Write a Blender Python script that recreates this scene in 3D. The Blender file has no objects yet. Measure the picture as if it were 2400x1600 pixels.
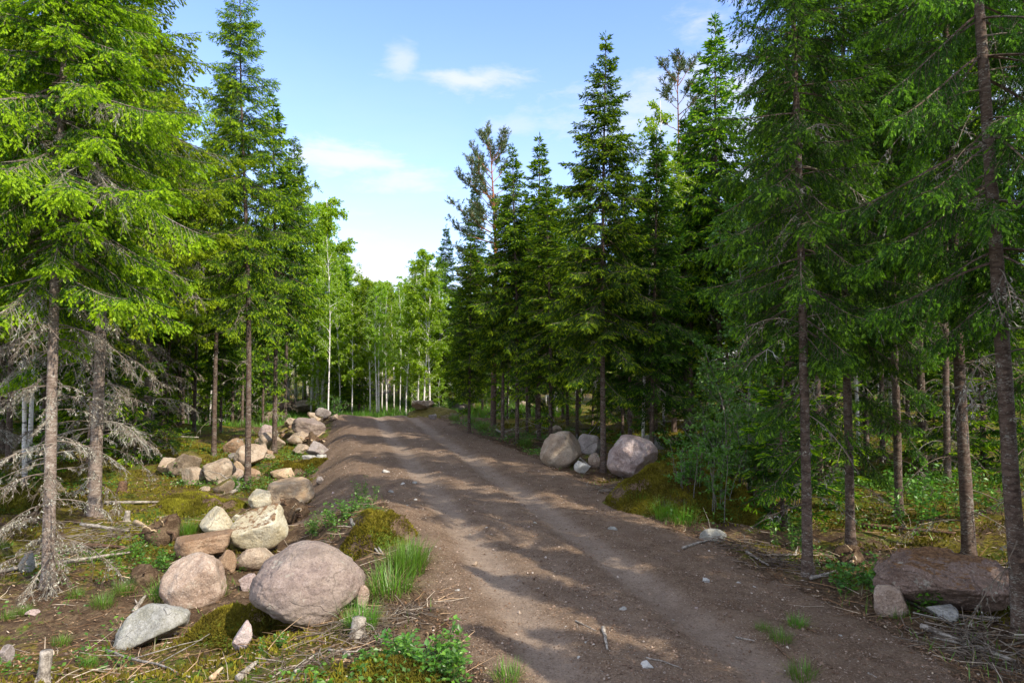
import bpy, bmesh, math
import numpy as np
from mathutils import Vector, Matrix, Euler
R = math.radians
sc = bpy.context.scene
COL = sc.collection

# ------------------------------------------------------------------ camera
CAMZ = 2.6
PITCH = R(2.15)
FPX = 1600.0          # focal length in photograph pixels (2400 wide)
cam_d = bpy.data.cameras.new("camera")
cam_d.lens = 24.0; cam_d.sensor_width = 36.0
cam_d.clip_start = 0.05; cam_d.clip_end = 3000
cam = bpy.data.objects.new("camera", cam_d); COL.objects.link(cam)
cam.location = (0, 0, CAMZ)
cam.rotation_euler = (R(90) + PITCH, 0, 0)
sc.camera = cam

# ------------------------------------------------------------------ light
SUN_AZ, SUN_EL = 133.0, 40.0     # degrees clockwise from +Y, above the horizon
EXPOSURE = 1.64
sc.view_settings.view_transform = 'Standard'
sc.view_settings.look = 'None'
sc.view_settings.gamma = 1.0
sc.view_settings.use_curve_mapping = False
sc.view_settings.exposure = EXPOSURE
sd = Vector((math.sin(R(SUN_AZ)) * math.cos(R(SUN_EL)), math.cos(R(SUN_AZ)) * math.cos(R(SUN_EL)), math.sin(R(SUN_EL))))
sl = bpy.data.lights.new("sun", 'SUN'); sl.energy = 2.2; sl.angle = R(0.5); sl.color = (1.0, 0.90, 0.74)
so = bpy.data.objects.new("sun", sl); COL.objects.link(so)
so.location = (60, -20, 60)
so.rotation_euler = (-sd).to_track_quat('-Z', 'Y').to_euler()

class NT:
    """small helper around a node tree"""
    def __init__(s, tree):
        s.t = tree; s.t.nodes.clear()
    def n(s, typ, **kw):
        nd = s.t.nodes.new(typ)
        for k, v in kw.items():
            if k.startswith('_'):
                key = k[1:]
                key = int(key) if key.isdigit() else key
                s.put(nd.inputs[key], v)
            else:
                setattr(nd, k, v)
        return nd
    def put(s, sock, v):
        if isinstance(v, bpy.types.NodeSocket): s.t.links.new(v, sock)
        elif isinstance(v, bpy.types.Node): s.t.links.new(v.outputs[0], sock)
        else:
            if hasattr(sock.default_value, '__len__') and isinstance(v, (tuple, list)) and len(v) == 3 and len(sock.default_value) == 4:
                v = (*v, 1.0)
            sock.default_value = v
    def m(s, op, a, b=0.0, c=0.0, clamp=False):
        nd = s.n('ShaderNodeMath', operation=op, use_clamp=clamp)
        s.put(nd.inputs[0], a); s.put(nd.inputs[1], b); s.put(nd.inputs[2], c)
        return nd.outputs[0]
    def mr(s, v, a, b, c=0.0, d=1.0, smooth=True):
        nd = s.n('ShaderNodeMapRange', interpolation_type='SMOOTHSTEP' if smooth else 'LINEAR')
        for i, x in enumerate((v, a, b, c, d)): s.put(nd.inputs[i], x)
        return nd.outputs[0]
    def mix(s, f, a, b, blend='MIX'):
        nd = s.n('ShaderNodeMix', data_type='RGBA', blend_type=blend)
        s.put(nd.inputs[0], f); s.put(nd.inputs[6], a); s.put(nd.inputs[7], b)
        return nd.outputs[2]
    def noise(s, vec, scale, detail=3.0, rough=0.55, dist=0.0):
        nd = s.n('ShaderNodeTexNoise')
        s.put(nd.inputs['Vector'], vec); s.put(nd.inputs['Scale'], scale); s.put(nd.inputs['Detail'], detail)
        s.put(nd.inputs['Roughness'], rough); s.put(nd.inputs['Distortion'], dist)
        return nd.outputs[0]

# ------------------------------------------------------------------ sky with the photograph's thin clouds
world = bpy.data.worlds.new("World"); sc.world = world; world.use_nodes = True
w = NT(world.node_tree)
sky = w.n('ShaderNodeTexSky', sky_type='NISHITA', sun_disc=False, sun_elevation=R(SUN_EL), sun_rotation=R(SUN_AZ),
          altitude=100.0, air_density=1.0, dust_density=0.3, ozone_density=1.6)
tc = w.n('ShaderNodeTexCoord')
sx = w.n('ShaderNodeSeparateXYZ', _0=tc.outputs['Generated'])
az = w.m('MULTIPLY', w.m('ARCTAN2', sx.outputs[0], sx.outputs[1]), 57.2958)
el = w.m('MULTIPLY', w.m('ARCSINE', sx.outputs[2]), 57.2958)
cv = w.n('ShaderNodeCombineXYZ', _0=w.m('MULTIPLY', az, 0.10), _1=w.m('MULTIPLY', el, 0.28), _2=0.0)
nz = w.noise(cv, 1.0, 6.0, 0.62, 0.4)
nz2 = w.noise(cv, 3.6, 6.0, 0.65, 0.5)
wob = w.m('ADD', w.m('MULTIPLY', w.m('SUBTRACT', nz, 0.5), 2.0), w.m('MULTIPLY', w.m('SUBTRACT', nz2, 0.5), 1.0))
def blob(a0, e0, ra, re, k):
    dx = w.m('DIVIDE', w.m('SUBTRACT', az, a0), ra); dy = w.m('DIVIDE', w.m('SUBTRACT', el, e0), re)
    d = w.m('SQRT', w.m('ADD', w.m('MULTIPLY', dx, dx), w.m('MULTIPLY', dy, dy)))
    return w.m('MULTIPLY', w.mr(w.m('ADD', d, w.m('MULTIPLY', wob, 1.3)), 1.25, -0.1), k)
tot = 0.0
CLOUDS = [(-12, 8.0, 10.0, 4.2, 1.0), (-2, 6.5, 10, 3.0, 0.8), (-14, 16.7, 6.0, 1.6, 0.9), (-8.0, 15.0, 5.0, 1.3, 0.85), (-3.6, 23.1, 6.5, 1.3, 0.75),
          (-9.2, 24.0, 1.6, 1.6, 0.55), (0.5, 19.7, 2.6, 0.9, 0.4), (10, 20.5, 8, 3.2, 0.65), (21, 17, 13, 8, 0.8), (35, 22, 14, 14, 0.8), (-15.5, 12.4, 7, 1.0, 0.5), (-4, 11.8, 6, .8, .4)]
for b in CLOUDS:
    tot = w.m('MAXIMUM', tot, blob(*b))
veil = w.mr(el, 30.0, 2.0, 0.0, 0.42)
behind = w.m('MULTIPLY', w.m('MAXIMUM', w.mr(el, 36.0, 52.0), w.mr(w.m('ABSOLUTE', az), 55.0, 80.0)), w.mr(nz, 0.40, 0.56, 0.0, 0.9))   # unseen bright cloud added overhead and behind the camera to lift the shade
tot = w.m('MAXIMUM', tot, behind)
cover = w.m('MAXIMUM', tot, w.m('MULTIPLY', veil, w.mr(nz, 0.25, 0.75, 0.55, 1.0)))
skyc = w.mix(1.0, sky.outputs[0], (0.66, 0.69, 0.88), 'MULTIPLY')
cl = w.mix(cover, skyc, w.mix(behind, (2.18, 2.23, 2.32), (4.6, 4.5, 4.3)))
bg = w.n('ShaderNodeBackground', _0=cl, _1=0.15)
wo = w.n('ShaderNodeOutputWorld', _0=bg)

# ------------------------------------------------------------------ random, noise
def H2(ix, iy, iz, seed):
    h = (ix.astype(np.int64) * 374761393 + iy.astype(np.int64) * 668265263 + iz.astype(np.int64) * 1274126177 + (int(seed) * 974634777 & 0xffffffff)) & 0xffffffff
    h = ((h ^ (h >> 13)) * 1274126177) & 0xffffffff
    h = ((h ^ (h >> 15)) * 668265263) & 0xffffffff
    return ((h ^ (h >> 16)) & 0xffffff) / float(0xffffff) * 2 - 1
def vn(x, y, z=None, seed=0):
    x = np.asarray(x, float); y = np.asarray(y, float)
    z = np.zeros_like(x) if z is None else np.asarray(z, float)
    xi, yi, zi = np.floor(x), np.floor(y), np.floor(z)
    fx, fy, fz = x - xi, y - yi, z - zi
    fx = fx * fx * fx * (fx * (fx * 6 - 15) + 10); fy = fy * fy * fy * (fy * (fy * 6 - 15) + 10); fz = fz * fz * fz * (fz * (fz * 6 - 15) + 10)
    flat = not np.any(fz)
    out = 0
    for dz in ((0,) if flat else (0, 1)):
        a = H2(xi, yi, zi + dz, seed); b = H2(xi + 1, yi, zi + dz, seed); c = H2(xi, yi + 1, zi + dz, seed); d = H2(xi + 1, yi + 1, zi + dz, seed)
        v = (a * (1 - fx) + b * fx) * (1 - fy) + (c * (1 - fx) + d * fx) * fy
        out = out + v * (1.0 if flat else (fz if dz else 1 - fz))
    return out
def fbm(x, y, z=None, seed=0, oct=4, gain=0.5):
    s = 0; a = 1.0; f = 1.0
    for i in range(oct):
        s = s + a * vn(np.asarray(x) * f, np.asarray(y) * f, None if z is None else np.asarray(z) * f, seed + i * 17)
        a *= gain; f *= 2.03
    return s
def sst(a, b, x):
    t = np.clip((np.asarray(x, float) - a) / (b - a), 0, 1)
    return t * t * (3 - 2 * t)

# ------------------------------------------------------------------ terrain: s along the road, u across it (right is positive)
TX, TY = -0.2425, 0.9701
def su(x, y):
    dx = np.asarray(x, float) - 1.14; dy = np.asarray(y, float) - 6.5
    return dx * TX + dy * TY + 6.7, dx * TY - dy * TX
def xy(s, u):
    s = np.asarray(s, float) - 6.7; u = np.asarray(u, float)
    return 1.14 + s * TX + u * TY, 6.5 + s * TY - u * TX
BUMPS = [  # x, y, radius, height
    (-2.25, 11.0, 0.95, 0.42), (-1.35, 9.6, 0.6, 0.10), (-3.5, 8.1, 0.6, 0.22), (-2.2, 6.7, 0.7, 0.10), (-1.35, 5.4, 0.6, 0.14), (-5.7, 13.2, 1.0, 0.35), (3.6, 13.2, 1.1, 0.35),
    (-9.6, 33.5, 1.8, 0.55), (-3.9, 37.2, 1.2, 0.55), (9.5, 24, 3.0, 0.6), (14, 30, 4, 0.9), (6.0, 7.6, 1.2, 0.12)]
def height(x, y, fine=True):
    x = np.asarray(x, float); y = np.asarray(y, float)
    s, u = su(x, y)
    z = -0.85 * sst(35, 48, s) + 1.6 * sst(52, 95, s)
    wgt_l = sst(-1.7, -3.2, u); wgt_r = sst(2.4, 3.6, u)
    dep = 0.30 + 0.48 * sst(6, 11, s) * (1 - 0.6 * sst(26, 36, s))
    z = z - dep * sst(-1.95 - 0.25 * sst(9, 14, s), -3.9, u) - 0.2 * wgt_r
    z = z + 0.05 * np.clip(-u - 6, 0, 14) + 0.035 * np.clip(u - 5, 0, 18)
    off = np.maximum(wgt_l, wgt_r)
    z = z + off * (0.16 * fbm(x * .35, y * .35, seed=3, oct=3) + 0.05 * fbm(x * 1.6, y * 1.6, seed=5, oct=2))
    for bx, by, br, bh in BUMPS:
        z = z + bh * np.exp(-((x - bx) ** 2 + (y - by) ** 2) / (br * br))
    on = 1 - off
    m = 0.06 * vn(s * .12, u * 0, seed=8)
    rut = np.exp(-((u + 0.85 + m) / 0.24) ** 2) + np.exp(-((u - 0.82 + m) / 0.24) ** 2)
    berm = np.exp(-((u + 0.35 + m) / 0.16) ** 2) + np.exp(-((u + 1.32 + m) / 0.16) ** 2) + np.exp(-((u - 1.3 + m) / 0.16) ** 2) + np.exp(-((u - .35 + m) / 0.16) ** 2)
    z = z + on * (0.05 - 0.012 * u * u - 0.055 * rut + 0.026 * berm + 0.03 * fbm(x * .5, y * .5, seed=21, oct=2))
    return z
def ray(px, py):
    a = (px - 1200.0) / FPX; b = (800.0 - py) / FPX
    cp, sp = math.cos(PITCH), math.sin(PITCH)
    return np.array([a, cp - b * sp, sp + b * cp])
_TS = np.concatenate([np.linspace(1.5, 60, 3000), np.linspace(60.1, 200, 800)])
def ground_at(px, py):
    """the point of the terrain seen at a photograph pixel"""
    d = ray(px, py)
    P = np.array([0, 0, CAMZ]) + _TS[:, None] * d
    below = P[:, 2] < height(P[:, 0], P[:, 1])
    i = int(np.argmax(below)) if below.any() else len(_TS) - 1
    p = P[i].copy(); p[2] = float(height(p[0], p[1]))
    return p
def at_dist(px, y):
    d = ray(px, 860.0)
    x = d[0] / d[1] * y
    return np.array([x, y, float(height(x, y))])

# ------------------------------------------------------------------ mesh accumulation
class Geo:
    def __init__(s):
        s.v = []; s.q = []; s.t = []; s.a = []; s.qm = []; s.tm = []; s.n = 0
    def add(s, V, Q=None, T=None, a=0.0, m=0):
        V = np.asarray(V, float).reshape(-1, 3)
        s.v.append(V)
        s.a.append(np.broadcast_to(np.asarray(a, float), (len(V),)) if np.ndim(a) < 1 or len(a) == len(V) else np.repeat(a, len(V) // len(a)))
        if Q is not None and len(Q): s.q.append(np.asarray(Q) + s.n); s.qm.append(np.full(len(Q), m))
        if T is not None and len(T): s.t.append(np.asarray(T) + s.n); s.tm.append(np.full(len(T), m))
        s.n += len(V)
    def mesh(s, name, mats, smooth=True):
        me = bpy.data.meshes.new(name)
        V = np.concatenate(s.v) if s.v else np.zeros((0, 3))
        Q = np.concatenate(s.q) if s.q else np.zeros((0, 4), int)
        T = np.concatenate(s.t) if s.t else np.zeros((0, 3), int)
        M = np.concatenate([*s.qm, *s.tm]) if (s.qm or s.tm) else np.zeros(0, int)
        me.vertices.add(len(V)); me.vertices.foreach_set('co', V.ravel().astype(np.float32))
        me.loops.add(Q.size + T.size)
        me.loops.foreach_set('vertex_index', np.concatenate([Q.ravel(), T.ravel()]).astype(np.int32))
        me.polygons.add(len(Q) + len(T))
        me.polygons.foreach_set('loop_start', np.concatenate([np.arange(len(Q)) * 4, Q.size + np.arange(len(T)) * 3]).astype(np.int32))
        me.polygons.foreach_set('material_index', M.astype(np.int32))
        me.polygons.foreach_set('use_smooth', np.full(len(M), smooth))
        me.update(calc_edges=True)
        at = me.attributes.new('age', 'FLOAT', 'POINT')
        at.data.foreach_set('value', np.concatenate(s.a).astype(np.float32) if s.a else np.zeros(0, np.float32))
        for m_ in (mats if isinstance(mats, (list, tuple)) else [mats]): me.materials.append(m_)
        return me
def obj(name, me, parent=None):
    o = bpy.data.objects.new(name, me); COL.objects.link(o)
    if parent is not None: o.parent = parent
    return o
def tag(o, label=None, cat=None, group=None, kind=None):
    if label: o['label'] = label
    if cat: o['category'] = cat
    if group: o['group'] = group
    if kind: o['kind'] = kind
    return o
def thing(name, label, cat, loc=(0, 0, 0), rz=0.0, group=None, tilt=(0, 0), scale=1.0):
    o = bpy.data.objects.new(name, None); COL.objects.link(o)
    o.empty_display_size = 0.2
    o.location = loc; o.rotation_euler = (tilt[0], tilt[1], rz); o.scale = (scale,) * 3 if np.ndim(scale) == 0 else scale
    return tag(o, label, cat, group)

def nrm(v):
    v = np.asarray(v, float)
    return v / np.maximum(np.linalg.norm(v, axis=-1, keepdims=True), 1e-9)
def frame(d):
    d = nrm(d)
    up = np.where(np.abs(d[..., 2:3]) > 0.93, np.array([1.0, 0, 0]), np.array([0, 0, 1.0]))
    a = nrm(np.cross(d, up)); b = np.cross(a, d)
    return a, b
def sticks(g, P0, P1, R0, R1, k=3, a=0.0, m=0):
    P0 = np.asarray(P0, float).reshape(-1, 3); P1 = np.asarray(P1, float).reshape(-1, 3); N = len(P0)
    if not N: return
    R0 = np.broadcast_to(R0, (N,)); R1 = np.broadcast_to(R1, (N,))
    A, B = frame(P1 - P0)
    th = np.arange(k) * 2 * math.pi / k
    ring = A[:, None] * np.cos(th)[None, :, None] + B[:, None] * np.sin(th)[None, :, None]
    V = np.concatenate([P0[:, None] + ring * R0[:, None, None], P1[:, None] + ring * R1[:, None, None]], 1)
    i = np.arange(k); j = (i + 1) % k
    q = np.stack([i, j, j + k, i + k], 1)
    Q = (np.arange(N)[:, None, None] * 2 * k + q[None]).reshape(-1, 4)
    aa = np.repeat(np.broadcast_to(a, (N,)), 2 * k)
    g.add(V, Q, a=aa, m=m)
def tube(g, P, Rr, k=8, a=0.0, m=0, cap=True, lump=0.0, seed=0):
    """one welded tube along a polyline"""
    P = np.asarray(P, float); n = len(P); Rr = np.broadcast_to(Rr, (n,)).astype(float)
    T = nrm(np.gradient(P, axis=0))
    A = np.zeros((n, 3)); a0, _ = frame(T[:1]); A[0] = a0[0]
    for i in range(1, n):
        v = A[i - 1] - T[i] * np.dot(A[i - 1], T[i]); A[i] = v / max(np.linalg.norm(v), 1e-9)
    B = np.cross(T, A)
    th = np.arange(k) * 2 * math.pi / k
    rad = Rr[:, None] * np.ones(k)[None]
    if lump:
        ii, kk = np.meshgrid(np.arange(n), np.arange(k), indexing='ij')
        rad = rad * (1 + lump * fbm(ii * .9, np.cos(th)[kk] * 1.5 + 5, np.sin(th)[kk] * 1.5, seed=seed, oct=2))
    V = P[:, None] + (A[:, None] * np.cos(th)[None, :, None] + B[:, None] * np.sin(th)[None, :, None]) * rad[..., None]
    i, j = np.meshgrid(np.arange(n - 1), np.arange(k), indexing='ij')
    j2 = (j + 1) % k
    Q = np.stack([i * k + j, i * k + j2, (i + 1) * k + j2, (i + 1) * k + j], -1).reshape(-1, 4)
    V = V.reshape(-1, 3); Tt = []
    if cap:
        V = np.concatenate([V, P[:1] - T[:1] * 0.2 * Rr[0], P[-1:] + T[-1:] * 0.2 * Rr[-1]])
        c0, c1 = n * k, n * k + 1
        Tt = [(c0, (q + 1) % k, q) for q in range(k)] + [(c1, (n - 1) * k + q, (n - 1) * k + (q + 1) % k) for q in range(k)]
    g.add(V, Q, Tt if cap else None, a=a, m=m)
def blades(g, P, D, L, W, a=0.0, m=0, cross=True, rng=None, wide=0.45):
    """shoots: each a long diamond, crossed with a second one"""
    P = np.asarray(P, float).reshape(-1, 3); N = len(P)
    if not N: return
    D = nrm(D); L = np.broadcast_to(L, (N,)); W = np.broadcast_to(W, (N,))
    A, B = frame(D)
    if rng is not None:
        t = rng.uniform(0, math.pi, N)[:, None]
        A, B = A * np.cos(t) + B * np.sin(t), B * np.cos(t) - A * np.sin(t)
    sets = (A, B) if cross else (A,)
    for S in sets:
        mid = P + D * (L * wide)[:, None]; hw = S * (W * 0.5)[:, None]
        V = np.stack([P, mid + hw, P + D * L[:, None], mid - hw], 1)
        g.add(V, np.arange(N * 4).reshape(-1, 4), a=np.repeat(np.broadcast_to(a, (N,)), 4), m=m)
# ------------------------------------------------------------------ materials
def newmat(name):
    m = bpy.data.materials.new(name); m.use_nodes = True
    return m, NT(m.node_tree)
def finish(t, shader):
    t.n('ShaderNodeOutputMaterial', _0=shader)
def leafmat(name, old, mid, new, trans=0.35, var=0.25, gloss=0.04, tcol=None):
    m, t = newmat(name)
    at = t.n('ShaderNodeAttribute', attribute_name='age')
    oi = t.n('ShaderNodeObjectInfo')
    ge = t.n('ShaderNodeNewGeometry')
    f = at.outputs['Fac']
    c = t.mix(t.mr(f, 0.0, 0.5, smooth=False), old, mid)
    c = t.mix(t.mr(f, 0.5, 1.0, smooth=False), c, new)
    r = ge.outputs['Random Per Island']
    k = t.m('ADD', t.mr(r, 0, 1, 1 - var, 1 + var, False), t.mr(oi.outputs['Random'], 0, 1, -0.18, 0.18, False))
    hv = t.n('ShaderNodeHueSaturation', _Color=c, _Value=k)
    t.put(hv.inputs['Hue'], t.mr(oi.outputs['Random'], 0, 1, 0.488, 0.510, False))
    c = hv.outputs[0]
    d = t.n('ShaderNodeBsdfDiffuse', _0=c)
    tr = t.n('ShaderNodeBsdfTranslucent', _0=t.mix(1.0, c, tcol or (1.0, 1.15, 0.55), 'MULTIPLY'))
    mx = t.n('ShaderNodeMixShader', _0=trans, _1=d.outputs[0], _2=tr.outputs[0])
    gl = t.n('ShaderNodeBsdfGlossy', _0=(1, 1, 1), _1=0.45)
    mx2 = t.n('ShaderNodeMixShader', _0=gloss, _1=mx.outputs[0], _2=gl.outputs[0])
    finish(t, mx2.outputs[0])
    return m
M = {}
M['needle'] = leafmat('spruce_needle', (0.030, 0.080, 0.011), (0.078, 0.190, 0.013), (0.33, 0.47, 0.012), 0.42, gloss=0.012)
M['needle_dark'] = leafmat('spruce_needle_dark', (0.026, 0.066, 0.013), (0.062, 0.145, 0.015), (0.18, 0.34, 0.018), 0.42, gloss=0.012)
M['pine'] = leafmat('pine_needle', (0.08, 0.13, 0.05), (0.13, 0.19, 0.07), (0.20, 0.27, 0.10), 0.25, gloss=0.06)
M['birch'] = leafmat('birch_leaf', (0.14, 0.25, 0.008), (0.23, 0.37, 0.010), (0.34, 0.49, 0.014), 0.50, gloss=0.02)
M['leaf'] = leafmat('green_leaf', (0.045, 0.13, 0.018), (0.075, 0.19, 0.020), (0.15, 0.31, 0.025), 0.40)
M['grass'] = leafmat('grass_blade', (0.27, 0.21, 0.10), (0.085, 0.20, 0.014), (0.13, 0.30, 0.016), 0.35, tcol=(1, 1.05, .6))
M['mossleaf'] = leafmat('moss_frond', (0.080, 0.066, 0.015), (0.165, 0.145, 0.020), (0.27, 0.25, 0.030), 0.15, gloss=0.0)
def barkmat(name, c0, c1, c2, scale=(9, 9, 26), bump=0.35, band=None, top=None, lich=0.25):
    m, t = newmat(name)
    tc = t.n('ShaderNodeTexCoord'); oi = t.n('ShaderNodeObjectInfo')
    mp = t.n('ShaderNodeMapping', _Vector=tc.outputs['Object'], _Scale=scale)
    of = t.n('ShaderNodeVectorMath', operation='ADD', _0=mp.outputs[0]); t.put(of.inputs[1], oi.outputs['Location'])
    v = of.outputs[0]
    n1 = t.noise(v, 1.0, 4.0, 0.65); n2 = t.noise(v, 3.4, 3.0, 0.6); n3 = t.noise(v, 0.35, 2.0)
    c = t.mix(t.mr(n1, 0.35, 0.65), c0, c1)
    c = t.mix(t.m('MULTIPLY', t.mr(t.m('ADD', n2, t.m('MULTIPLY', t.m('SUBTRACT', n3, .5), .5)), 0.56, 0.66), lich * 2.5, clamp=True), c, c2)
    if band:   # dark birch marks
        mp2 = t.n('ShaderNodeMapping', _Vector=tc.outputs['Object'], _Scale=(6, 6, 22))
        nb = t.noise(mp2.outputs[0], 1.0, 3.0, 0.6)
        c = t.mix(t.mr(nb, 0.58, 0.64), c, band)
        sp = t.n('ShaderNodeSeparateXYZ', _0=tc.outputs['Object'])
        c = t.mix(t.mr(t.m('ADD', sp.outputs[2], t.m('MULTIPLY', nb, -1.4)), 0.3, -0.6), c, (0.07, 0.06, 0.05))
    if top:    # pine: orange flaky bark above
        sp = t.n('ShaderNodeSeparateXYZ', _0=tc.outputs['Object'])
        c = t.mix(t.mr(t.m('ADD', sp.outputs[2], t.m('MULTIPLY', n3, 1.5)), 2.0, 4.6), c, t.mix(t.mr(n1, .35, .65), top, tuple(x * .55 for x in top)))
    bp = t.n('ShaderNodeBump', _Strength=bump, _Distance=0.02, _Height=t.m('ADD', n1, t.m('MULTIPLY', n2, 0.5)))
    p = t.n('ShaderNodeBsdfPrincipled', **{'_Base Color': c, '_Roughness': 0.9, '_Normal': bp.outputs[0]})
    p.inputs['Specular IOR Level'].default_value = 0.2
    finish(t, p.outputs[0])
    return m
M['bark'] = barkmat('spruce_bark', (0.060, 0.040, 0.030), (0.14, 0.098, 0.077), (0.30, 0.29, 0.25))
M['bark_light'] = barkmat('spruce_bark_weathered', (0.13, 0.095, 0.075), (0.27, 0.215, 0.18), (0.46, 0.45, 0.40), lich=0.3)
M['bark_pine'] = barkmat('pine_bark', (0.085, 0.058, 0.045), (0.17, 0.12, 0.095), (0.27, 0.24, 0.21), scale=(8, 8, 12), top=(0.36, 0.15, 0.065), lich=.15)
M['bark_birch'] = barkmat('birch_bark', (0.66, 0.62, 0.57), (0.82, 0.80, 0.76), (0.5, 0.46, 0.42), band=(0.06, 0.05, 0.045), bump=0.1, lich=.1)
M['bark_aspen'] = barkmat('aspen_bark', (0.10, 0.092, 0.075), (0.19, 0.18, 0.15), (0.30, 0.29, 0.26), bump=0.1)
def deadmat():
    m, t = newmat('dead_twig')
    at = t.n('ShaderNodeAttribute', attribute_name='age'); ge = t.n('ShaderNodeNewGeometry')
    c = t.mix(t.mr(at.outputs['Fac'], 0.0, 0.5, smooth=False), (0.085, 0.062, 0.047), (0.22, 0.185, 0.15))
    c = t.mix(t.mr(at.outputs['Fac'], 0.5, 1.0, smooth=False), c, (0.46, 0.47, 0.40))
    hv = t.n('ShaderNodeHueSaturation', _Color=c, _Value=t.mr(ge.outputs['Random Per Island'], 0, 1, 0.65, 1.3, False))
    finish(t, t.n('ShaderNodeBsdfDiffuse', _0=hv.outputs[0]).outputs[0])
    return m
M['dead'] = deadmat()
def woodmat(name, c0, c1, sc_=(14, 14, 3)):
    m, t = newmat(name)
    tc = t.n('ShaderNodeTexCoord')
    n1 = t.noise(tc.outputs['Object'], 16.0, 4, .65); n2 = t.noise(tc.outputs['Object'], 70.0, 2, .6)
    c = t.mix(t.mr(t.m('ADD', t.m('MULTIPLY', n1, .7), t.m('MULTIPLY', n2, .3)), 0.38, 0.62), c0, c1)
    bp = t.n('ShaderNodeBump', _Strength=0.4, _Distance=0.008, _Height=n2)
    p = t.n('ShaderNodeBsdfPrincipled', **{'_Base Color': c, '_Roughness': 0.85, '_Normal': bp.outputs[0]})
    p.inputs['Specular IOR Level'].default_value = 0.2
    finish(t, p.outputs[0]); return m
M['wood_grey'] = woodmat('bleached_wood', (0.13, 0.11, 0.09), (0.40, 0.36, 0.31))
M['wood_brown'] = woodmat('rotten_wood', (0.06, 0.035, 0.022), (0.19, 0.115, 0.07))
M['wood_pale'] = woodmat('pale_wood', (0.38, 0.27, 0.16), (0.60, 0.47, 0.32))
def rockmat(name, base, alt, speck, light=(0.6, 0.57, 0.52), moss=0.0, soil=0.0, lich=0.15, smoothness=0.0, crack=0.5):
    m, t = newmat(name)
    tc = t.n('ShaderNodeTexCoord'); oi = t.n('ShaderNodeObjectInfo'); ge = t.n('ShaderNodeNewGeometry')
    of = t.n('ShaderNodeVectorMath', operation='ADD', _0=tc.outputs['Object']); t.put(of.inputs[1], oi.outputs['Location'])
    v = of.outputs[0]
    big = t.noise(v, 2.4, 6, .65); med = t.noise(v, 8.0, 6, .72); fin = t.noise(v, 48.0, 3, .75); fin2 = t.noise(v, 26.0, 4, .75)
    c = t.mix(t.mr(big, 0.36, 0.64), base, alt)
    c = t.mix(t.mr(med, 0.54, 0.74, 0, 0.55), c, light)
    c = t.mix(t.mr(med, 0.46, 0.28, 0, 0.45), c, speck)
    c = t.mix(t.mr(fin, 0.53, 0.66, 0, 0.75), c, speck)
    c = t.mix(t.mr(fin, 0.46, 0.34, 0, 0.6), c, light)
    lm = t.noise(v, 5.0, 6, .72)
    c = t.mix(t.mr(lm, 0.585, 0.635, 0, lich * 2.2), c, (0.47, 0.48, 0.40))
    c = t.mix(t.mr(lm, 0.39, 0.33, 0, lich * 2.6), c, (0.06, 0.052, 0.045))
    st = t.noise(v, 1.4, 5, .7, 1.2); c = t.mix(t.mr(st, .50, .66, 0, .55), c, tuple(x * .5 for x in base)); c = t.mix(t.mr(st, .46, .34, 0, .40), c, tuple(min(.7, x * 1.55 + .03) for x in alt))
    # fine fractures
    vo = t.n('ShaderNodeTexVoronoi', feature='DISTANCE_TO_EDGE'); t.put(vo.inputs['Vector'], t.n('ShaderNodeVectorMath', operation='ADD', _0=v, _1=t.n('ShaderNodeVectorMath', operation='SCALE', _0=t.n('ShaderNodeTexNoise', _Scale=3.0, _Vector=v).outputs[1], _Scale=0.35).outputs[0]).outputs[0])
    vo.inputs['Scale'].default_value = 1.7
    ck = t.m('MULTIPLY', t.mr(vo.outputs['Distance'], 0.010, 0.0), t.mr(big, 0.42, 0.58))
    c = t.mix(t.m('MULTIPLY', ck, crack), c, (0.06, 0.05, 0.04))
    sp = t.n('ShaderNodeSeparateXYZ', _0=ge.outputs['Normal'])
    nzv = t.m('ADD', sp.outputs[2], t.m('MULTIPLY', t.m('SUBTRACT', med, 0.5), 0.9))
    rough = 0.88
    if soil:
        c = t.mix(t.m('MULTIPLY', t.mr(nzv, 0.80, 0.95), soil), c, t.mix(t.mr(fin2, .4, .6), (0.10, 0.05, 0.022), (0.24, 0.13, 0.06)))
    if moss:
        mm = t.m('MULTIPLY', t.mr(t.m('ADD', nzv, t.m('MULTIPLY', t.m('SUBTRACT', big, .5), 1.3)), 0.72 - moss * .6, 0.92 - moss * .6), 0.95)
        c = t.mix(mm, c, t.mix(t.mr(fin2, .38, .62), (0.055, 0.045, 0.010), (0.17, 0.145, 0.025)))
    h = t.m('ADD', t.m('MULTIPLY', med, 0.9), t.m('ADD', t.m('MULTIPLY', fin2, 0.30), t.m('MULTIPLY', fin, 0.16)))
    h = t.m('SUBTRACT', h, t.m('MULTIPLY', ck, 0.25))
    bp = t.n('ShaderNodeBump', _Strength=0.95 - 0.3 * smoothness, _Distance=0.05, _Height=h)
    p = t.n('ShaderNodeBsdfPrincipled', **{'_Base Color': c, '_Roughness': rough, '_Normal': bp.outputs[0]})
    p.inputs['Specular IOR Level'].default_value = 0.3
    finish(t, p.outputs[0]); return m
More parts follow.
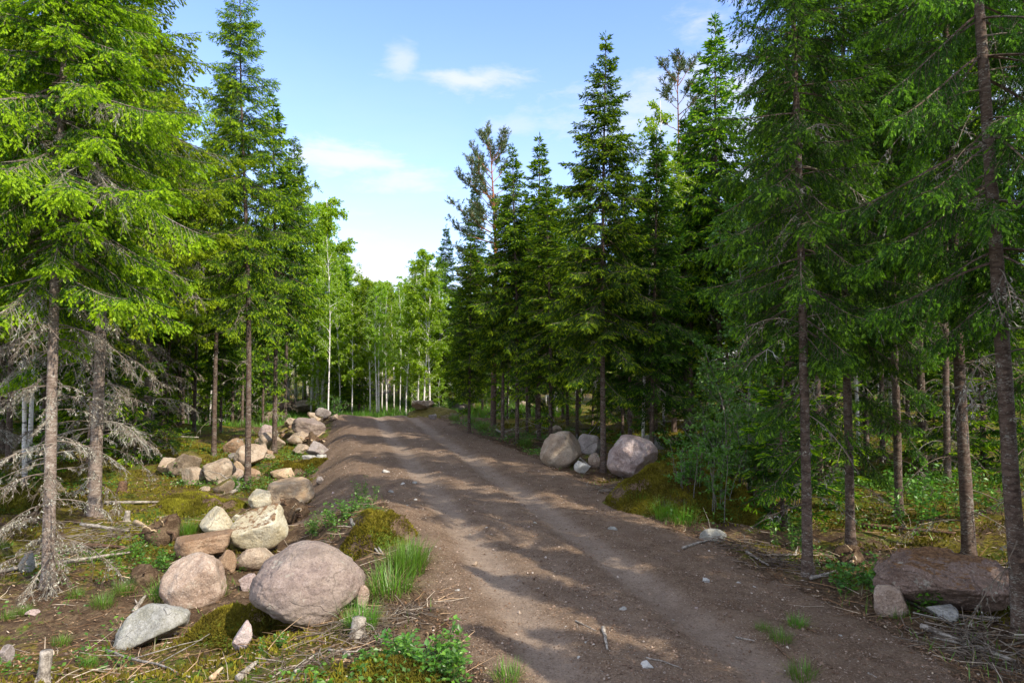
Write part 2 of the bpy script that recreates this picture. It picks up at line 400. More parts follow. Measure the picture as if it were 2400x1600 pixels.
RM = {
 'mauve': rockmat('granite_mauve', (0.215, 0.163, 0.140), (0.27, 0.215, 0.178), (0.10, 0.075, 0.072), (0.35, 0.29, 0.265), lich=.12, smoothness=1.0),
 'pink': rockmat('granite_pink', (0.33, 0.235, 0.175), (0.40, 0.315, 0.25), (0.16, 0.11, 0.085), (0.56, 0.48, 0.42), lich=.15),
 'tan': rockmat('granite_tan', (0.33, 0.245, 0.175), (0.41, 0.335, 0.255), (0.17, 0.12, 0.085), (0.52, 0.43, 0.33), lich=.12),
 'brown': rockmat('granite_brown', (0.24, 0.145, 0.085), (0.34, 0.235, 0.155), (0.12, 0.075, 0.05), (0.45, 0.35, 0.25), soil=.45),
 'orange': rockmat('granite_orange', (0.42, 0.29, 0.175), (0.49, 0.37, 0.25), (0.22, 0.14, 0.085), (0.55, 0.44, 0.31)),
 'cream': rockmat('granite_cream', (0.47, 0.41, 0.28), (0.54, 0.49, 0.37), (0.27, 0.20, 0.12), (0.63, 0.60, 0.50)),
 'cream_soil': rockmat('granite_cream_littered', (0.47, 0.41, 0.27), (0.53, 0.48, 0.35), (0.27, 0.20, 0.12), (0.63, 0.60, 0.50), soil=.95),
 'grey': rockmat('granite_grey', (0.25, 0.245, 0.20), (0.36, 0.355, 0.335), (0.15, 0.14, 0.12), (0.48, 0.48, 0.47), lich=.15),
 'grey_mauve': rockmat('granite_grey_mauve', (0.26, 0.22, 0.205), (0.33, 0.29, 0.27), (0.13, 0.115, 0.11), (0.48, 0.44, 0.42), lich=.2),
 'rose': rockmat('granite_rose', (0.37, 0.27, 0.245), (0.46, 0.375, 0.35), (0.16, 0.115, 0.105), (0.54, 0.47, 0.45), lich=.22),
 'mossy': rockmat('granite_mossy', (0.24, 0.175, 0.12), (0.30, 0.235, 0.17), (0.11, 0.085, 0.06), (0.40, 0.35, 0.28), moss=.65),
 'soily': rockmat('granite_soily', (0.165, 0.108, 0.082), (0.24, 0.17, 0.135), (0.075, 0.05, 0.04), (0.38, 0.30, 0.26), soil=1.0, lich=.2),
 'white': rockmat('quartz_white', (0.36, 0.35, 0.32), (0.45, 0.44, 0.41), (0.22, 0.20, 0.18), (0.58, 0.57, 0.55), lich=.1),
}
def groundmat(name, road):
    m, t = newmat(name)
    tc = t.n('ShaderNodeTexCoord'); v = tc.outputs['Object']
    at = t.n('ShaderNodeAttribute', attribute_name='age'); f = at.outputs['Fac']
    n0 = t.noise(v, 0.55, 4, .6); n1 = t.noise(v, 2.6, 5, .65); n2 = t.noise(v, 12.0, 5, .75); n3 = t.noise(v, 42.0, 4, .8)
    vo = t.n('ShaderNodeTexVoronoi', feature='F1'); t.put(vo.inputs['Vector'], v); vo.inputs['Scale'].default_value = 42.0
    if road:
        c = t.mix(t.mr(n1, .35, .65), (0.142, 0.096, 0.064), (0.198, 0.140, 0.097))
        c = t.mix(t.m('MULTIPLY', f, 0.85), c, t.mix(t.mr(n1, .35, .65), (0.26, 0.200, 0.154), (0.31, 0.246, 0.194)))   # dusty, packed wheel tracks
        c = t.mix(t.mr(n2, .52, .70, 0, .55), c, (0.075, 0.042, 0.026))
        c = t.mix(t.mr(n3, .53, .66, 0, .8), c, (0.33, 0.25, 0.185))
        c = t.mix(t.mr(n3, .45, .33, 0, .8), c, (0.050, 0.029, 0.018))
        vs = t.n('ShaderNodeSeparateColor', _0=vo.outputs['Color'])
        c = t.mix(t.m('MULTIPLY', t.m('MULTIPLY', t.mr(vo.outputs['Distance'], .30, .18), t.mr(vs.outputs[0], .70, .76)), t.m('SUBTRACT', 1.0, t.m('MULTIPLY', f, .5))), c, t.mix(vs.outputs[1], (0.26, 0.19, 0.14), (0.50, 0.44, 0.37)))
        bh = t.m('ADD', t.m('MULTIPLY', n2, .8), t.m('ADD', t.m('MULTIPLY', n3, .45), t.m('MULTIPLY', t.mr(vo.outputs['Distance'], .5, 0), .25)))
        bs, bd = 1.0, 0.04
    else:
        litter = t.mix(t.mr(n2, .38, .62), (0.092, 0.060, 0.036), (0.215, 0.150, 0.095))
        litter = t.mix(t.mr(n3, .56, .70, 0, .7), litter, (0.36, 0.26, 0.17))
        litter = t.mix(t.mr(n1, .58, .40, 0, .7), litter, t.mix(t.mr(n3, .4, .6), (0.045, 0.027, 0.016), (0.10, 0.062, 0.038)))
        moss = t.mix(t.mr(n2, .36, .64), (0.075, 0.060, 0.011), (0.215, 0.175, 0.022))
        moss = t.mix(t.mr(n0, .45, .60), moss, t.mix(t.mr(n2, .36, .64), (0.045, 0.075, 0.012), (0.14, 0.20, 0.022)))
        moss = t.mix(t.mr(n3, .58, .70, 0, .45), moss, (0.25, 0.17, 0.08))
        k = t.m('ADD', f, t.m('ADD', t.m('MULTIPLY', t.m('SUBTRACT', n1, .5), 1.5), t.m('MULTIPLY', t.m('SUBTRACT', n2, .5), .5)))
        c = t.mix(t.mr(k, .38, .62), litter, moss)
        bh = t.m('ADD', t.m('MULTIPLY', n2, 1.0), t.m('MULTIPLY', n3, .6))
        bs, bd = 1.0, 0.06
    bp = t.n('ShaderNodeBump', _Strength=bs, _Distance=bd, _Height=bh)
    p = t.n('ShaderNodeBsdfPrincipled', **{'_Base Color': c, '_Roughness': 0.95, '_Normal': bp.outputs[0]})
    p.inputs['Specular IOR Level'].default_value = 0.12
    finish(t, p.outputs[0]); return m
M['ground'] = groundmat('forest_floor', False)
M['road'] = groundmat('dirt_road', True)
def agemat(name, cols, rough=.95):
    """colour picked per piece from a list through the age attribute"""
    m, t = newmat(name)
    at = t.n('ShaderNodeAttribute', attribute_name='age'); ge = t.n('ShaderNodeNewGeometry')
    cr = t.n('ShaderNodeValToRGB', _0=at.outputs['Fac'])
    e = cr.color_ramp.elements
    while len(e) < len(cols): e.new(0.5)
    for i, c in enumerate(cols): e[i].position = i / (len(cols) - 1); e[i].color = (*c, 1)
    hv = t.n('ShaderNodeHueSaturation', _Color=cr.outputs[0], _Value=t.mr(ge.outputs['Random Per Island'], 0, 1, .75, 1.25, False))
    p = t.n('ShaderNodeBsdfPrincipled', **{'_Base Color': hv.outputs[0], '_Roughness': rough})
    p.inputs['Specular IOR Level'].default_value = 0.2
    finish(t, p.outputs[0]); return m
M['gravel'] = agemat('gravel_stone', [(0.10, 0.062, 0.04), (0.17, 0.11, 0.075), (0.24, 0.165, 0.12), (0.33, 0.26, 0.205), (0.50, 0.45, 0.40)])
M['litter'] = agemat('needle_litter', [(0.055, 0.03, 0.018), (0.13, 0.07, 0.035), (0.24, 0.14, 0.075), (0.40, 0.28, 0.17), (0.52, 0.46, 0.38)])
# ------------------------------------------------------------------ ground sheet and road
def uneven(a, b, d0, d1, n):
    """n+1 marks from a to b with steps growing from d0 to d1"""
    w_ = np.linspace(0, 1, n) ** 1.6 * (d1 - d0) + d0
    c = np.concatenate([[0], np.cumsum(w_)]); return a + (b - a) * c / c[-1]
def uL(s):
    return -1.55 - 0.6 * sst(9, 12, s) - 1.35 * sst(12.5, 16, s) + 0.9 * sst(30, 38, s) + 0.22 * vn(s * .8, s * 0 + 3.3, seed=40) + 0.12 * vn(s * 3.1, s * 0 + 7.7, seed=41)
def uR(s):
    return 2.62 + 0.25 * sst(9, 16, s) - 0.75 * sst(20, 30, s) + 0.20 * vn(s * .9, s * 0 + 1.3, seed=42) + 0.12 * vn(s * 3.3, s * 0 + 5.7, seed=43)
def moss_at(x, y):
    s, u = su(x, y)
    e = np.where(u > 0, u - 2.7, -u - 2.0)
    m = 0.46 + 0.22 * fbm(x * .30, y * .30, seed=60, oct=3) - 0.34 * np.exp(-np.maximum(e, 0) / 1.4)
    m = m + 0.14 * sst(-2.4, -4.5, u) + 0.12 * sst(-6.5, -9, u) * sst(8, 13, s) + 0.20 * sst(4, 7, u)
    m = m - 0.12 * np.exp(-(((x + 4.4) / 2.2) ** 2 + ((y - 9.3) / 2.6) ** 2))
    for bx, by, br, bh in BUMPS:
        if br < 1.3: m = m + 0.45 * np.exp(-((x - bx) ** 2 + (y - by) ** 2) / (br * br * .8))
    return np.clip(m, 0, 1)
S = np.concatenate([np.arange(-8, 3, .5), np.arange(3, 15, .07), uneven(15, 48, .09, .5, 140), uneven(48.5, 110, .8, 4, 36), uneven(116, 900, 8, 160, 14)])
Uh = np.concatenate([np.arange(0, 9, .075), uneven(9, 32, .09, 1.0, 62), uneven(33, 70, 1.5, 5, 14), uneven(78, 800, 10, 150, 12)])
U = np.concatenate([-Uh[:0:-1], Uh])
SS, UU = np.meshgrid(S, U, indexing='ij')
X, Y = xy(SS, UU)
Z = height(X, Y)
on = sst(0.0, 0.35, UU - uL(SS)) * sst(0.0, 0.35, uR(SS) - UU) * (SS < 50)
off = 1 - on
near = SS < 26
Z = Z + off * np.where(near, 0.022 * fbm(X * 4.5, Y * 4.5, seed=70, oct=3) + 0.012 * vn(X * 16, Y * 16, seed=72), 0)
Z = Z - 0.06 * on
ns, nu = SS.shape
idx = np.arange(ns * nu).reshape(ns, nu)
g = Geo()
g.add(np.stack([X, Y, Z], -1).reshape(-1, 3), np.stack([idx[:-1, :-1], idx[:-1, 1:], idx[1:, 1:], idx[1:, :-1]], -1).reshape(-1, 4), a=moss_at(X, Y).ravel())
ground = tag(obj('ground', g.mesh('ground', M['ground'])), kind='structure')
# the road sheet: edges dip under the forest floor so that its border is ragged
S = np.concatenate([np.arange(2.5, 13, .04), uneven(13, 51, .045, .3, 230)])
V1 = np.linspace(0, 1, 130)
SS, VV = np.meshgrid(S, V1, indexing='ij')
l_, r_ = uL(SS) - 0.25, uR(SS) + 0.25
UU = l_ + (r_ - l_) * VV
X, Y = xy(SS, UU)
edge = np.minimum(UU - l_, r_ - UU)
mm_ = 0.06 * vn(SS * .12, UU * 0, seed=8)
track = np.exp(-((UU + 0.85 + mm_) / 0.27) ** 4) + np.exp(-((UU - 0.82 + mm_) / 0.27) ** 4) + 0.22 * np.exp(-(UU / .35) ** 2)
track = np.clip(track * (1.0 + 0.28 * fbm(X * .8, Y * .8, seed=81, oct=3)), 0, 1)
nearw = np.clip((30 - SS) / 20, 0, 1)
Z = height(X, Y) + 0.012 * sst(0, .5, edge) - 0.06 * (1 - sst(0, 0.32, edge))
Z = Z + nearw * ((1 - .7 * track) * (0.012 * fbm(X * 5, Y * 5, seed=82, oct=3) + 0.008 * vn(X * 17, Y * 17, seed=83)) + track * 0.004 * np.sin((SS + .25 * np.abs(UU)) * 2 * math.pi / .09) * sst(0.1, .5, vn(X * .7, Y * .7, seed=85)))
ns, nu = SS.shape
idx = np.arange(ns * nu).reshape(ns, nu)
g = Geo()
g.add(np.stack([X, Y, Z], -1).reshape(-1, 3), np.stack([idx[:-1, :-1], idx[:-1, 1:], idx[1:, 1:], idx[1:, :-1]], -1).reshape(-1, 4), a=track.ravel())
road = tag(obj('road', g.mesh('road', M['road'])), kind='structure')

def pebbles(g, P, rad, a, rng, flat=0.65):
    """small angular stones: jittered octahedra"""
    N = len(P)
    base = np.array([[1, 0, 0], [0, 1, 0], [-1, 0, 0], [0, -1, 0], [0, 0, 1], [0, 0, -1.0]])
    T = np.array([[0, 1, 4], [1, 2, 4], [2, 3, 4], [3, 0, 4], [1, 0, 5], [2, 1, 5], [3, 2, 5], [0, 3, 5]])
    V = base[None] * rng.uniform(.55, 1.25, (N, 6, 1)) + rng.normal(0, .16, (N, 6, 3))
    th = rng.uniform(0, 6.283, N); c, s_ = np.cos(th)[:, None], np.sin(th)[:, None]
    x, y, z = V[..., 0], V[..., 1] * rng.uniform(.6, 1, (N, 1)), V[..., 2] * flat
    V = np.stack([x * c - y * s_, x * s_ + y * c, z], -1) * np.asarray(rad)[:, None, None] + np.asarray(P)[:, None]
    g.add(V, None, (np.arange(N)[:, None, None] * 6 + T[None]).reshape(-1, 3), a=np.repeat(a, 6))
def spots(n, rng, smin, smax, umin, umax, power=1.0):
    """random points, denser near the camera"""
    q = rng.uniform(0, 1, n)
    a_, b_ = smin ** (1 - power) if power != 1 else 0, smax ** (1 - power) if power != 1 else 0
    s = np.exp(math.log(smin) + q * math.log(smax / smin)) if power == 1 else (a_ + q * (b_ - a_)) ** (1 / (1 - power))
    return s, rng.uniform(umin, umax, n)
rng = np.random.default_rng(11)
g = Geo()
s, u = spots(62000, rng, 4.4, 34, -3.9, 3.2, 1.35)
ok = (u > uL(s) - .15) & (u < uR(s) + .2)
tr = np.exp(-((u + 0.85) / 0.30) ** 2) + np.exp(-((u - 0.82) / 0.30) ** 2)
ok &= rng.uniform(0, 1, len(s)) > tr * .8
s, u = s[ok], u[ok]
x, y = xy(s, u)
rad = np.clip(rng.lognormal(-5.0, .48, len(s)), .003, .026) * (1 + .02 * s)
pebbles(g, np.stack([x, y, height(x, y) + .014], -1), rad, np.clip(rng.beta(1.4, 2.4, len(s)), 0, 1), rng)
tag(obj('gravel', g.mesh('gravel', M['gravel'], False)), kind='stuff')

# needles, bark flakes, twigs and old leaves over the forest floor
rng = np.random.default_rng(12)
g = Geo()
def floor_ok(s, u, rng, spill=.35):
    return (u < uL(s) + spill * rng.uniform(0, 1, len(s)) ** 2) | (u > uR(s) - spill * rng.uniform(0, 1, len(s)) ** 2)
s, u = spots(80000, rng, 4.2, 30, -12, 9, 1.45)
ok = floor_ok(s, u, rng); s, u = s[ok], u[ok]
x, y = xy(s, u); n = len(s)
P = np.stack([x, y, height(x, y) + .015], -1)
D = nrm(np.stack([rng.normal(0, 1, n), rng.normal(0, 1, n), rng.normal(0, .16, n)], -1))
k = 1 + .03 * s
blades(g, P, D, rng.uniform(.015, .06, n) * k, rng.uniform(.005, .024, n) * k, a=rng.beta(1.2, 2.0, n), cross=False)
s, u = spots(6500, rng, 4.2, 26, -10, 8, 1.2)
ok = floor_ok(s, u, rng, .2); s, u = s[ok], u[ok]
x, y = xy(s, u); n = len(s)
P = np.stack([x, y, height(x, y) + .025], -1)
D = nrm(np.stack([rng.normal(0, 1, n), rng.normal(0, 1, n), rng.normal(0, .14, n)], -1)); L = rng.uniform(.1, .5, n)
K = nrm(D + rng.normal(0, .25, (n, 3)) * [1, 1, .3]); rr = rng.uniform(.002, .0048, n) * (1 + .03 * s)
aa = rng.choice([.1, .3, .5, .7, .92], n)
P1 = P + D * (L * .5)[:, None]; P2 = P1 + K * (L * .5)[:, None]
sticks(g, P, P1, rr, rr * .8, a=aa); sticks(g, P1, P2, rr * .8, rr * .4, a=aa)
tag(obj('leaf_litter', g.mesh('leaf_litter', M['litter'], False)), kind='stuff')
# moss carpet: short fuzzy fronds wherever the floor is mossy
rng = np.random.default_rng(13)
g = Geo()
s, u = spots(150000, rng, 4.4, 34, -16, 14, 1.2)
ok = floor_ok(s, u, rng, .1); s, u = s[ok], u[ok]
x, y = xy(s, u)
mv = moss_at(x, y) + .35 * fbm(x * 1.3, y * 1.3, seed=91, oct=2)
ok = mv > .50 + rng.uniform(0, .25, len(s)); x, y, s = x[ok], y[ok], s[ok]; n = len(x)
P = np.stack([x, y, height(x, y) + .0], -1)
D = nrm(np.stack([rng.normal(0, .55, n), rng.normal(0, .55, n), np.ones(n)], -1))
k = 1 + .035 * s
gn = np.clip(.42 + .35 * fbm(x * .5, y * .5, seed=92, oct=2) + rng.normal(0, .2, n), 0, 1)
blades(g, P, D, rng.uniform(.03, .065, n) * k, rng.uniform(.014, .028, n) * k, a=gn, cross=True, rng=rng)
tag(obj('moss', g.mesh('moss', M['mossleaf'], False)), kind='stuff')
# ------------------------------------------------------------------ tree builders (meshes around the trunk's foot)
def sway_fn(rng, H, amp):
    p = rng.uniform(0, 6.28, 4)
    def f(z):
        t = np.asarray(z, float) / H
        return np.stack([amp * (np.sin(2.1 * t * 2 + p[0]) - np.sin(p[0])) * t, amp * (np.sin(1.7 * t * 2 + p[1]) - np.sin(p[1])) * t], -1)
    return f
def trunk_mesh(name, rng, H, r0, sw, mat, flare=.35, k=12, tip=.006, seed=0, power=.9, zbot=-.25):
    z = np.concatenate([[zbot, -.05, .05, .15, .3, .5], np.linspace(.8, H, max(8, int(H * 2)))])
    zz = np.clip(z, 0, H)
    r = r0 * ((1 - zz / H) ** power) + tip + r0 * flare * 1.5 * np.exp(-zz / .13)
    g = Geo(); xyv = sw(zz)
    tube(g, np.column_stack([xyv, z]), r, k=k, lump=.10, seed=seed)
    return g.mesh(name, mat)
def deadwood_mesh(name, rng, z0, z1, n, L, r0fn, sw, lichen=1.0, fine=1.0, droop=.55, apart=False):
    """bare lower branches: arching limbs with hanging twigs and tufts of grey lichen"""
    g = Geo(); limbs = []
    for i in range(n):
        if apart: g = Geo(); limbs.append(g)
        z = rng.uniform(z0, z1); az_ = rng.uniform(0, 6.283)
        Lb = L * rng.uniform(.35, 1.1) * (.6 + .4 * (z - z0) / max(z1 - z0, .1))
        if rng.uniform() < .22: Lb *= .3
        K = 9; q = np.linspace(0, 1, K)
        h = np.array([math.cos(az_), math.sin(az_)]); sd_ = np.array([-h[1], h[0]])
        r_ = q * Lb * .95; e0 = rng.uniform(-.25, .35)
        zz = Lb * (e0 * q - droop * rng.uniform(.5, 1.2) * q * q)
        wv = rng.normal(0, .05) * Lb * np.sin(q * 3 + rng.uniform(0, 6))
        P = np.column_stack([sw(np.full(K, z)) + h * (r_ + r0fn(z) * .6)[:, None] + sd_ * wv[:, None], z + zz])
        rad = (.003 + .0045 * Lb) * (1 - .8 * q) + .0015
        tone = rng.uniform(.15, .6)
        sticks(g, P[:-1], P[1:], rad[:-1], rad[1:], k=4, a=tone)
        m = int(rng.integers(7, 15) * Lb * fine) + 2
        qs = rng.uniform(.2, 1, m); ii = np.minimum((qs * (K - 1)).astype(int), K - 2); ff = (qs * (K - 1) - ii)[:, None]
        B = P[ii] * (1 - ff) + P[ii + 1] * ff
        T = nrm(P[ii + 1] - P[ii]); sgn = rng.choice([-1, 1], m)[:, None]
        sdv = np.array([sd_[0], sd_[1], 0])
        D = nrm(T * rng.uniform(.3, .9, (m, 1)) + sdv * sgn * rng.uniform(.3, .9, (m, 1)) + np.array([0, 0, -1]) * rng.uniform(0, .9, (m, 1)))
        l2 = rng.uniform(.15, .6, m) * Lb * .55
        E1 = B + D * (l2 * .5)[:, None]; E2 = E1 + nrm(D + [0, 0, -.55] + rng.normal(0, .15, (m, 3))) * (l2 * .5)[:, None]
        t2 = np.clip(tone + rng.normal(0, .15, m), 0, 1)
        sticks(g, B, E1, .0040, .0032, a=t2); sticks(g, E1, E2, .0032, .0018, a=t2)
        rp = max(1, int(3 * fine)); E1r = np.repeat(E1, rp, 0); B3 = E1r + (np.repeat(E2, rp, 0) - E1r) * rng.uniform(0, 1, (m * rp, 1))
        D3 = nrm(np.repeat(D, rp, 0) + rng.normal(0, .6, (m * rp, 3)) + [0, 0, -.4])
        sticks(g, B3, B3 + D3 * (np.repeat(l2, rp) * rng.uniform(.15, .5, m * rp))[:, None], .0024, .0013, a=np.clip(np.repeat(t2, rp) + .1, 0, 1))
        nl = int(m * 2.2 * lichen)
        if nl:
            j = rng.integers(0, m, nl); f2 = rng.uniform(0, 1, (nl, 1))
            Pl = np.where(rng.uniform(0, 1, (nl, 1)) < .5, E1[j] * f2 + E2[j] * (1 - f2), B[j] * f2 + E1[j] * (1 - f2))
            Dl = nrm(rng.normal(0, .5, (nl, 3)) + [0, 0, -.8])
            blades(g, Pl, Dl, rng.uniform(.02, .06, nl), rng.uniform(.008, .022, nl), a=rng.uniform(.6, 1, nl), rng=rng)
    return [l_.mesh('dead_branch', M['dead'], False) for l_ in limbs] if apart else g.mesh(name, M['dead'], False)
def feathers(g, P, D, L, a, rng, k=8):
    """shoots seen close: needles set around each twig, pointing forward"""
    A, B = frame(D); n = len(P)
    for i in range(k):
        f = (i + .3) / k; t = (i * 2.4 + rng.uniform(0, 6.283, n))[:, None]
        S = A * np.cos(t) + B * np.sin(t)
        last = i == k - 1
        d = nrm(D + S * (.15 if last else .62))
        blades(g, P + D * (L * f * .92)[:, None], d, (L * .16 + .012) * rng.uniform(.8, 1.2, n), .0085 + L * .035, a=np.clip(a + .12 * (f - .4), 0, 1), cross=False, rng=rng, wide=.5)
def buds(g, P, D, L, a, rng):
    """the plump pale new growth at the shoot ends"""
    sel = a > .66
    blades(g, (P + D * (L * .55)[:, None])[sel], nrm(D[sel] + rng.normal(0, .18, (sel.sum(), 3)) + [0, 0, -.12]), L[sel] * .62, L[sel] * .27, a=np.clip(a[sel] + .1, 0, 1), rng=rng, wide=.5)
def spruce_meshes(seed, H, zb, L, r0, det=1.0, tip=.4, hang=.5, dense=1.0, dead_n=20, dead_L=1.0, z_dead=.5, needle='needle', bark='bark', low=0, form=.85, lich=.6, fineness=1.0, sway=.08, feather=False, apart=False):
    """trunk, crown and deadwood of a spruce; det: finer above 1, hang: how far the twigs hang like a comb"""
    rng = np.random.default_rng(seed); sw = sway_fn(rng, H, sway)
    tr = trunk_mesh('trunk', rng, H, r0, sw, M[bark], seed=seed)
    rf = lambda z: r0 * (1 - z / H) ** .9
    g = Geo(); SP, SD, SL, SA = [], [], [], []
    z = zb; zs = []
    while z < H - .12:
        t = (H - z) / (H - zb)
        nb = int(rng.integers(4, 7)) if t > .12 else int(rng.integers(3, 5))
        a0 = rng.uniform(0, 6.283)
        for b in range(nb):
            zs.append((z + rng.uniform(-.15, .15), a0 + 6.283 * b / nb + rng.normal(0, .22), 1.0))
        for b in range(int(round(2 * dense * min(1, t * 2)))):
            zs.append((z + rng.uniform(.08, .3), rng.uniform(0, 6.283), rng.uniform(.4, .85)))
        z += (.20 + .22 * min(1, t * 1.4)) * rng.uniform(.85, 1.15) / dense
    for b in range(low): zs.append((zb - rng.uniform(.1, 1.6), rng.uniform(0, 6.283), rng.uniform(.35, .75)))
    for z, az_, kk in zs:
        t = min(1.0, (H - z) / (H - zb))
        pr = min(1.0, 1.22 * t ** form) * (1 - .22 * max(0, t - .75) / .25)
        Lb = max(.12, L * pr * kk * rng.uniform(.72, 1.18))
        step = .065 / det
        K = max(4, int(Lb / step)); q = np.linspace(0, 1, K)
        e0 = R(52 - 66 * min(1, t * 1.25) ** .55) + rng.normal(0, .20)
        dr = (.15 + .45 * t) * rng.uniform(.7, 1.2) * (.6 + .5 * hang)
        h = np.array([math.cos(az_), math.sin(az_), 0]); sd_ = np.array([-h[1], h[0], 0])
        wv = rng.normal(0, .07) * Lb * q * q
        P = h * (q * Lb * math.cos(e0))[:, None] + sd_ * wv[:, None] + np.array([0, 0, 1]) * (z + Lb * (math.sin(e0) * q - dr * q * q + dr * .75 * q ** 3))[:, None]
        P[:, :2] += sw(z)
        rad = (.004 + .0075 * Lb) * (1 - .85 * q) + .0015
        st = max(1, K // 10)
        Pk = P[::st] if (K - 1) % st == 0 else np.concatenate([P[::st], P[-1:]])
        rk = np.interp(np.linspace(0, 1, len(Pk)), q, rad)
        sticks(g, Pk[:-1], Pk[1:], rk[:-1], rk[1:], k=3, m=1)
        T = nrm(np.gradient(P, axis=0))
        bare = (.06 + .22 * t) * rng.uniform(.6, 1.2)
        i0 = np.nonzero(q > bare)[0]
        if not len(i0): continue
        B = np.repeat(P[i0], 2, 0); TT = np.repeat(T[i0], 2, 0); qq = np.repeat(q[i0], 2); m = len(B)
        sg = np.tile([-1.0, 1.0], len(i0))[:, None]
        l = np.clip(Lb * .40 * (1 - qq) ** .65 * np.minimum(1, (qq - bare) * 5 + .35) + .05, .05, .58) * rng.uniform(.55, 1.12, m)
        hg = hang * rng.uniform(.15, 1.3, (m, 1)) * min(1, .35 + t)
        D = nrm(TT * .62 + sd_ * sg * (.80 - .35 * np.minimum(1, hg)) + np.array([0, 0, -1.0]) * hg + np.array([0, 0, .15]) + rng.normal(0, .08, (m, 3)))
        nn = np.maximum(1, np.ceil(l / (.062 / det)).astype(int))
        rep = np.repeat(np.arange(m), nn)
        pos = (np.arange(len(rep)) - np.repeat(np.cumsum(nn) - nn, nn) + rng.uniform(.2, .9, len(rep))) / nn[rep]
        base = B[rep] + D[rep] * (l[rep] * pos)[:, None] + np.array([0, 0, -1.0]) * (.22 * hang * l[rep] * pos * pos)[:, None]
        side = nrm(np.cross(D[rep], [0, 0, 1.0]))
        new_p = tip * np.clip((qq[rep] - bare) * 1.5 + .2, .1, 1.25) * (.45 + .75 * pos)
        for sgn in (-1, 1):
            dd = nrm(D[rep] * .85 + side * sgn * rng.uniform(.35, .8, (len(rep), 1)) + rng.normal(0, .16, (len(rep), 3)) + np.array([0, 0, -.45 * hang + .02]))
            SP.append(base); SD.append(dd); SL.append(rng.uniform(.075, .145, len(rep)))
            SA.append(np.where(rng.uniform(0, 1, len(rep)) < new_p, rng.uniform(.72, 1.0, len(rep)), rng.uniform(0, .55, len(rep)) * (.5 + .5 * qq[rep])))
        SP.append(B + D * (l * .85)[:, None] + np.array([0, 0, -1.0]) * (.22 * hang * l * .7)[:, None]); SD.append(nrm(D + [0, 0, -.2 * hang])); SL.append(rng.uniform(.08, .14, m))
        SA.append(np.where(rng.uniform(0, 1, m) < tip * 1.5, rng.uniform(.8, 1, m), rng.uniform(.1, .6, m)))
        SP.append(np.repeat(P[i0], 2, 0)); SD.append(nrm(TT + rng.normal(0, .35, (m, 3)))); SL.append(rng.uniform(.07, .13, m)); SA.append(rng.uniform(0, .5, m))
        # twigs carrying the shoots
        sel = l > .16
        sticks(g, B[sel], (B + D * l[:, None])[sel], .0035, .0015, k=3, m=1)
    # leader
    nt = 26; zt = np.linspace(H - .8, H + .12, nt)
    SP.append(np.column_stack([sw(np.minimum(zt, H)), zt])); SD.append(nrm(rng.normal(0, .55, (nt, 3)) + [0, 0, 1.0])); SL.append(np.full(nt, .12)); SA.append(rng.uniform(.2, .7, nt))
    SP = np.concatenate(SP); SD = np.concatenate(SD); SL = np.concatenate(SL) / det ** .75; SA = np.concatenate(SA)
    if feather: feathers(g, SP, SD, SL * 1.1, SA, np.random.default_rng(seed + 1)); buds(g, SP, SD, SL, SA, np.random.default_rng(seed + 2))
    else: blades(g, SP, SD, SL, SL * np.random.default_rng(seed + 1).uniform(.17, .26, len(SL)), a=SA, rng=rng, wide=.55)
    cr = g.mesh('crown', [M[needle], M[bark]], False)
    dw = deadwood_mesh('deadwood', rng, z_dead, zb + (2.8 if feather else .6), dead_n, dead_L, rf, sw, lichen=lich, fine=fineness, apart=apart) if dead_n else None
    print('spruce', seed, len(SL))
    return {'trunk': tr, 'crown': cr, 'deadwood': dw, 'H': H, 'n': len(SL)}
def leaf_quads(g, P, D, Nn, Ls, Ws, a, m=0):
    """flat pointed leaves, slightly folded: two triangles"""
    D = nrm(D); S = nrm(np.cross(D, Nn)); Nn = np.cross(S, D)
    mid = P + D * (Ls * .45)[:, None]
    V = np.stack([P, mid + S * (Ws * .5)[:, None] + Nn * (Ws * .12)[:, None], P + D * Ls[:, None], mid - S * (Ws * .5)[:, None] + Nn * (Ws * .12)[:, None]], 1)
    g.add(V, np.arange(len(P) * 4).reshape(-1, 4), a=np.repeat(a, 4), m=m)
